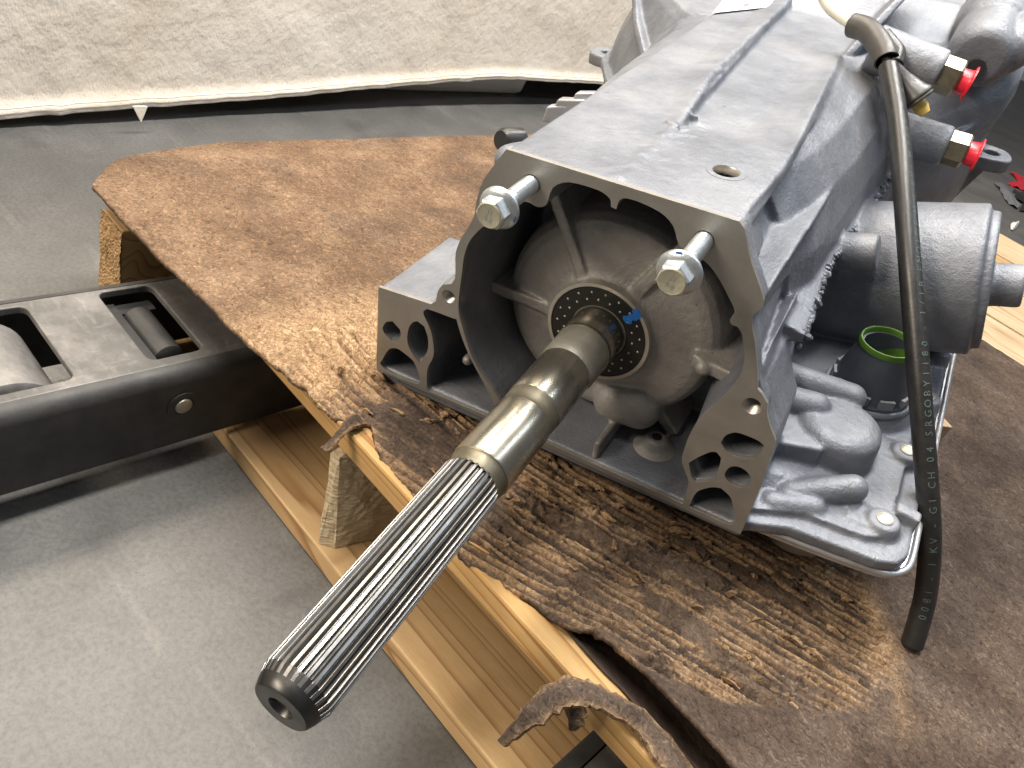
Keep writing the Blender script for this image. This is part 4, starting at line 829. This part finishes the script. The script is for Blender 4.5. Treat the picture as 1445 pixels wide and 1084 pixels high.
# --- vent assembly: cream tube, sleeve, black cable, rubber boot
def rd(u, v, d): return np.array(w2t(ray(u, v)*d))
hose = P('vent_tube', tube(spl([rd(1148, -40, 606), rd(1160, -8, 603), rd(1172, 12, 599), rd(1190, 26, 592), rd(1214, 40, 580)]), 4.2, 20), 'whitetube', None, 180)
SP = spl([rd(1203, 36, 586), rd(1222, 42, 578), rd(1236, 56, 570), rd(1247, 74, 563), rd(1251, 86, 560)])
sv, sf = tube(SP, 7.4, 28, False); sl = P('rubber_sleeve', (sv, sf), 'sleeve', hose, 180); sm = sl.modifiers.new('t', 'SOLIDIFY'); sm.thickness = .0012; sm.offset = 1
CP = spl([rd(1248, 76, 562), rd(1253, 94, 556), rd(1259, 125, 546), rd(1267, 175, 532), rd(1275, 260, 512), rd(1283, 360, 498), rd(1290, 450, 491), rd(1298, 550, 487), rd(1305, 640, 487), rd(1311, 720, 490), rd(1312, 780, 495), rd(1306, 840, 502), rd(1296, 880, 506), rd(1286, 913, 509)], 12)
cr_ = [3.2]*12+[6.9]*(len(CP)-12); cr_[11] = 4.5; cr_[12] = 6.3; cr_[-1] = 5.6; cr_[-2] = 6.6
cable = P('black_cable', tube(CP, cr_, 28), 'rubber', None, 180, 'long black cable with faded printing hanging down past the oil pan')
cam_t = np.array(w2t((0, 0, 0)))
def cable_text():
    pts = np.array(CP); seg = np.linalg.norm(np.diff(pts, axis=0), axis=1); S = np.concatenate([[0], np.cumsum(seg)]); L = S[-1]
    s = '0081 - 1 KV - G1 CH 04 SRGOBY1180 - 1/1B EMO1DE M 1 KV1 M 0081 - 1 KV'
    n = 0; bm = bmesh.new()
    pos = L-24
    for ch in s:
        adv = 6.1 if ch != ' ' else 3.6
        if ch != ' ' and pos > 40:
            V, F = text_mesh(ch, 6.4); tb = bmesh.new(); tv_ = [tb.verts.new(v) for v in V]
            for f in F: tb.faces.new([tv_[j] for j in f])
            bmesh.ops.triangulate(tb, faces=tb.faces)
            for _ in range(3): bmesh.ops.subdivide_edges(tb, edges=[e for e in tb.edges if e.calc_length() > .7], cuts=1); bmesh.ops.triangulate(tb, faces=tb.faces)
            tb.verts.index_update(); V = [tuple(v.co) for v in tb.verts]; F = [tuple(v.index for v in f.verts) for f in tb.faces]; tb.free()
            vs_ = []
            for x, y, z in V:
                q = pos-x; i = min(max(np.searchsorted(S, q)-1, 0), len(pts)-2); f_ = (q-S[i])/seg[i]; p = pts[i]*(1-f_)+pts[i+1]*f_
                k = i
                t = pts[min(k+2, len(pts)-1)]-pts[max(k-1, 0)]; t /= np.linalg.norm(t); v = cam_t-p; v -= t*(v @ t); v /= np.linalg.norm(v); r_ = np.cross(v, t)
                # angle 0 faces the camera; print sits right of centre
                sgn = 1 if (r_ @ np.array([1, 0, 0])) > 0 else -1
                a = np.interp(q/L, [0, .45, .7, 1], [1.0, .95, .45, .15])*sgn + y/6.9*(-1)
                d = v*math.cos(a)+r_*math.sin(a); vs_.append(bm.verts.new((p+d*7.06)/1000))
            for f in F:
                try: bm.faces.new([vs_[j] for j in f])
                except ValueError: pass
        pos -= adv
    tp('printed_text', from_bm(bm), 'print', cable)
cable_text()
ba, bb, by = np.array(tl(1259, 94, 300)), np.array(tl(1295, 145, 296)), np.array(tl(1307, 157, 294)); bd_ = (bb-ba)/np.linalg.norm(bb-ba); bl = np.linalg.norm(bb-ba)
boot = P('rubber_boot', lathe(ba, bd_, [(0, 5), (bl*.3, 6.5), (bl*.75, 11), (bl*.84, 13), (bl*.9, 13.2), (bl*.92, 12.4), (bl*.97, 12.8), (bl, 11.5)], 36), 'rubber', None, 40)
P('yellow_tip', lathe(bb, bd_, [(-1, 5.5), (5, 5.2), (6.5, 4.6), (9.5, 3.6), (10.2, 2)], 24), 'yellow', boot, 40)
P('rubber_elbow', tube(spl([tl(1246, 50, 322), tl(1256, 62, 318), tl(1266, 76, 312), tl(1262, 92, 302)]), 6, 18), 'rubber', boot, 180)
# --- parts seen past the left shoulder
P('breather_plug', lathe(tl(733, 197, 55), (-.3, -1, .2), [(0, 7), (14, 7), (16, 5.5)], 24), 'rubber', None, 40)
for (u, v, wv, a_, b_) in ((781, 158, 130, 8, 5), (800, 150, 132, 11, 6), (820, 138, 136, 7, 4)):
    c = np.array(tl(u, v, wv)); lk = P('linkage_lug', loft([[c+np.array([-a_, 0, -9]), c+np.array([a_, 4, -9]), c+np.array([a_, 12, -9]), c+np.array([-a_, 10, -9])], [c+np.array([-a_*.7, 0, b_*.4]), c+np.array([a_, 3, b_]), c+np.array([a_, 10, b_]), c+np.array([-a_*.7, 8, b_*.4])]]), 'pan'); bevel(lk, 1.2, 2)
# --- paper label
lq = [ty_(1005, 19, 111), ty_(1092, 10, 111), ty_(1122, -45, 111), ty_(1060, -45, 111)]
lq = [(a, b, 111.4) for a, b, c in lq]; lab = P('paper_label', (lq+[(a, b, 111.1) for a, b, c in lq], [(0, 1, 2, 3), (7, 6, 5, 4), (0, 4, 5, 1), (1, 5, 6, 2), (2, 6, 7, 3), (3, 7, 4, 0)]), 'paper')
def lp(u, v): a, b, c = ty_(u, v, 111.4); return (a, b, 111.55)
for pts, m in (([(1047, 9.5), (1055, 8.5), (1059, 5), (1051, 6)], 'ink'), ([(1018, 5.5), (1039, 2.2), (1040, .8), (1020, 3.6)], 'ink'), ([(1066, 2), (1073, 1), (1076, -3), (1069, -2)], 'greenink'), ([(1083, 1), (1089, 0), (1092, -4), (1086, -3)], 'greenink')):
    P('label_print', ([lp(*p) for p in pts], [(0, 1, 2, 3)]), m, lab)

# ------------------------------------------------------------------ scraps on the far floor
def scrap(name, px, m, label, cat, seed, z0=3):
    pts = [onz(u, v, -FLOOR+2) for u, v in px]; c = sum(pts)/len(pts); P2 = smoothpoly([(p[0]-c[0], p[1]-c[1]) for p in pts], 3, 30)
    r_ = np.random.RandomState(seed); V = [(x, y, 3+9*r_.rand()) for x, y in P2]; n = len(V); V += [(x, y, z-2.5) for x, y, z in V]; V += [(0, 0, 16), (0, 0, 12)]
    F = [(i, (i+1) % n, 2*n) for i in range(n)]+[(n+(i+1) % n, n+i, 2*n+1) for i in range(n)]+[(i, n+i, n+(i+1) % n, (i+1) % n) for i in range(n)]
    o = link(name, raw(V, F), m, smooth=40); o.location = (c[0]/1000, c[1]/1000, 0); tag(o, label, cat)
scrap('red_scrap', [(1424, 243), (1447, 250), (1460, 262), (1460, 276), (1440, 268), (1422, 260), (1436, 256)], 'red', 'torn red plastic scrap on the far floor', 'scrap', 1)
scrap('black_scrap', [(1430, 268), (1450, 276), (1465, 290), (1460, 302), (1438, 298), (1443, 288), (1427, 278)], 'rubber', 'crumpled black plastic scrap beside the red one', 'scrap', 2)
scrap('paper_scrap', [(1425, 318), (1436, 314), (1434, 322), (1428, 326)], 'paper', 'small pale paper scrap on the far floor', 'scrap', 3)
scrap('grey_rag', [(1402, 259), (1414, 262), (1430, 278), (1438, 290), (1434, 296), (1420, 285), (1412, 270)], 'clip', 'grey rag strip lying by the black scrap', 'rag', 4)
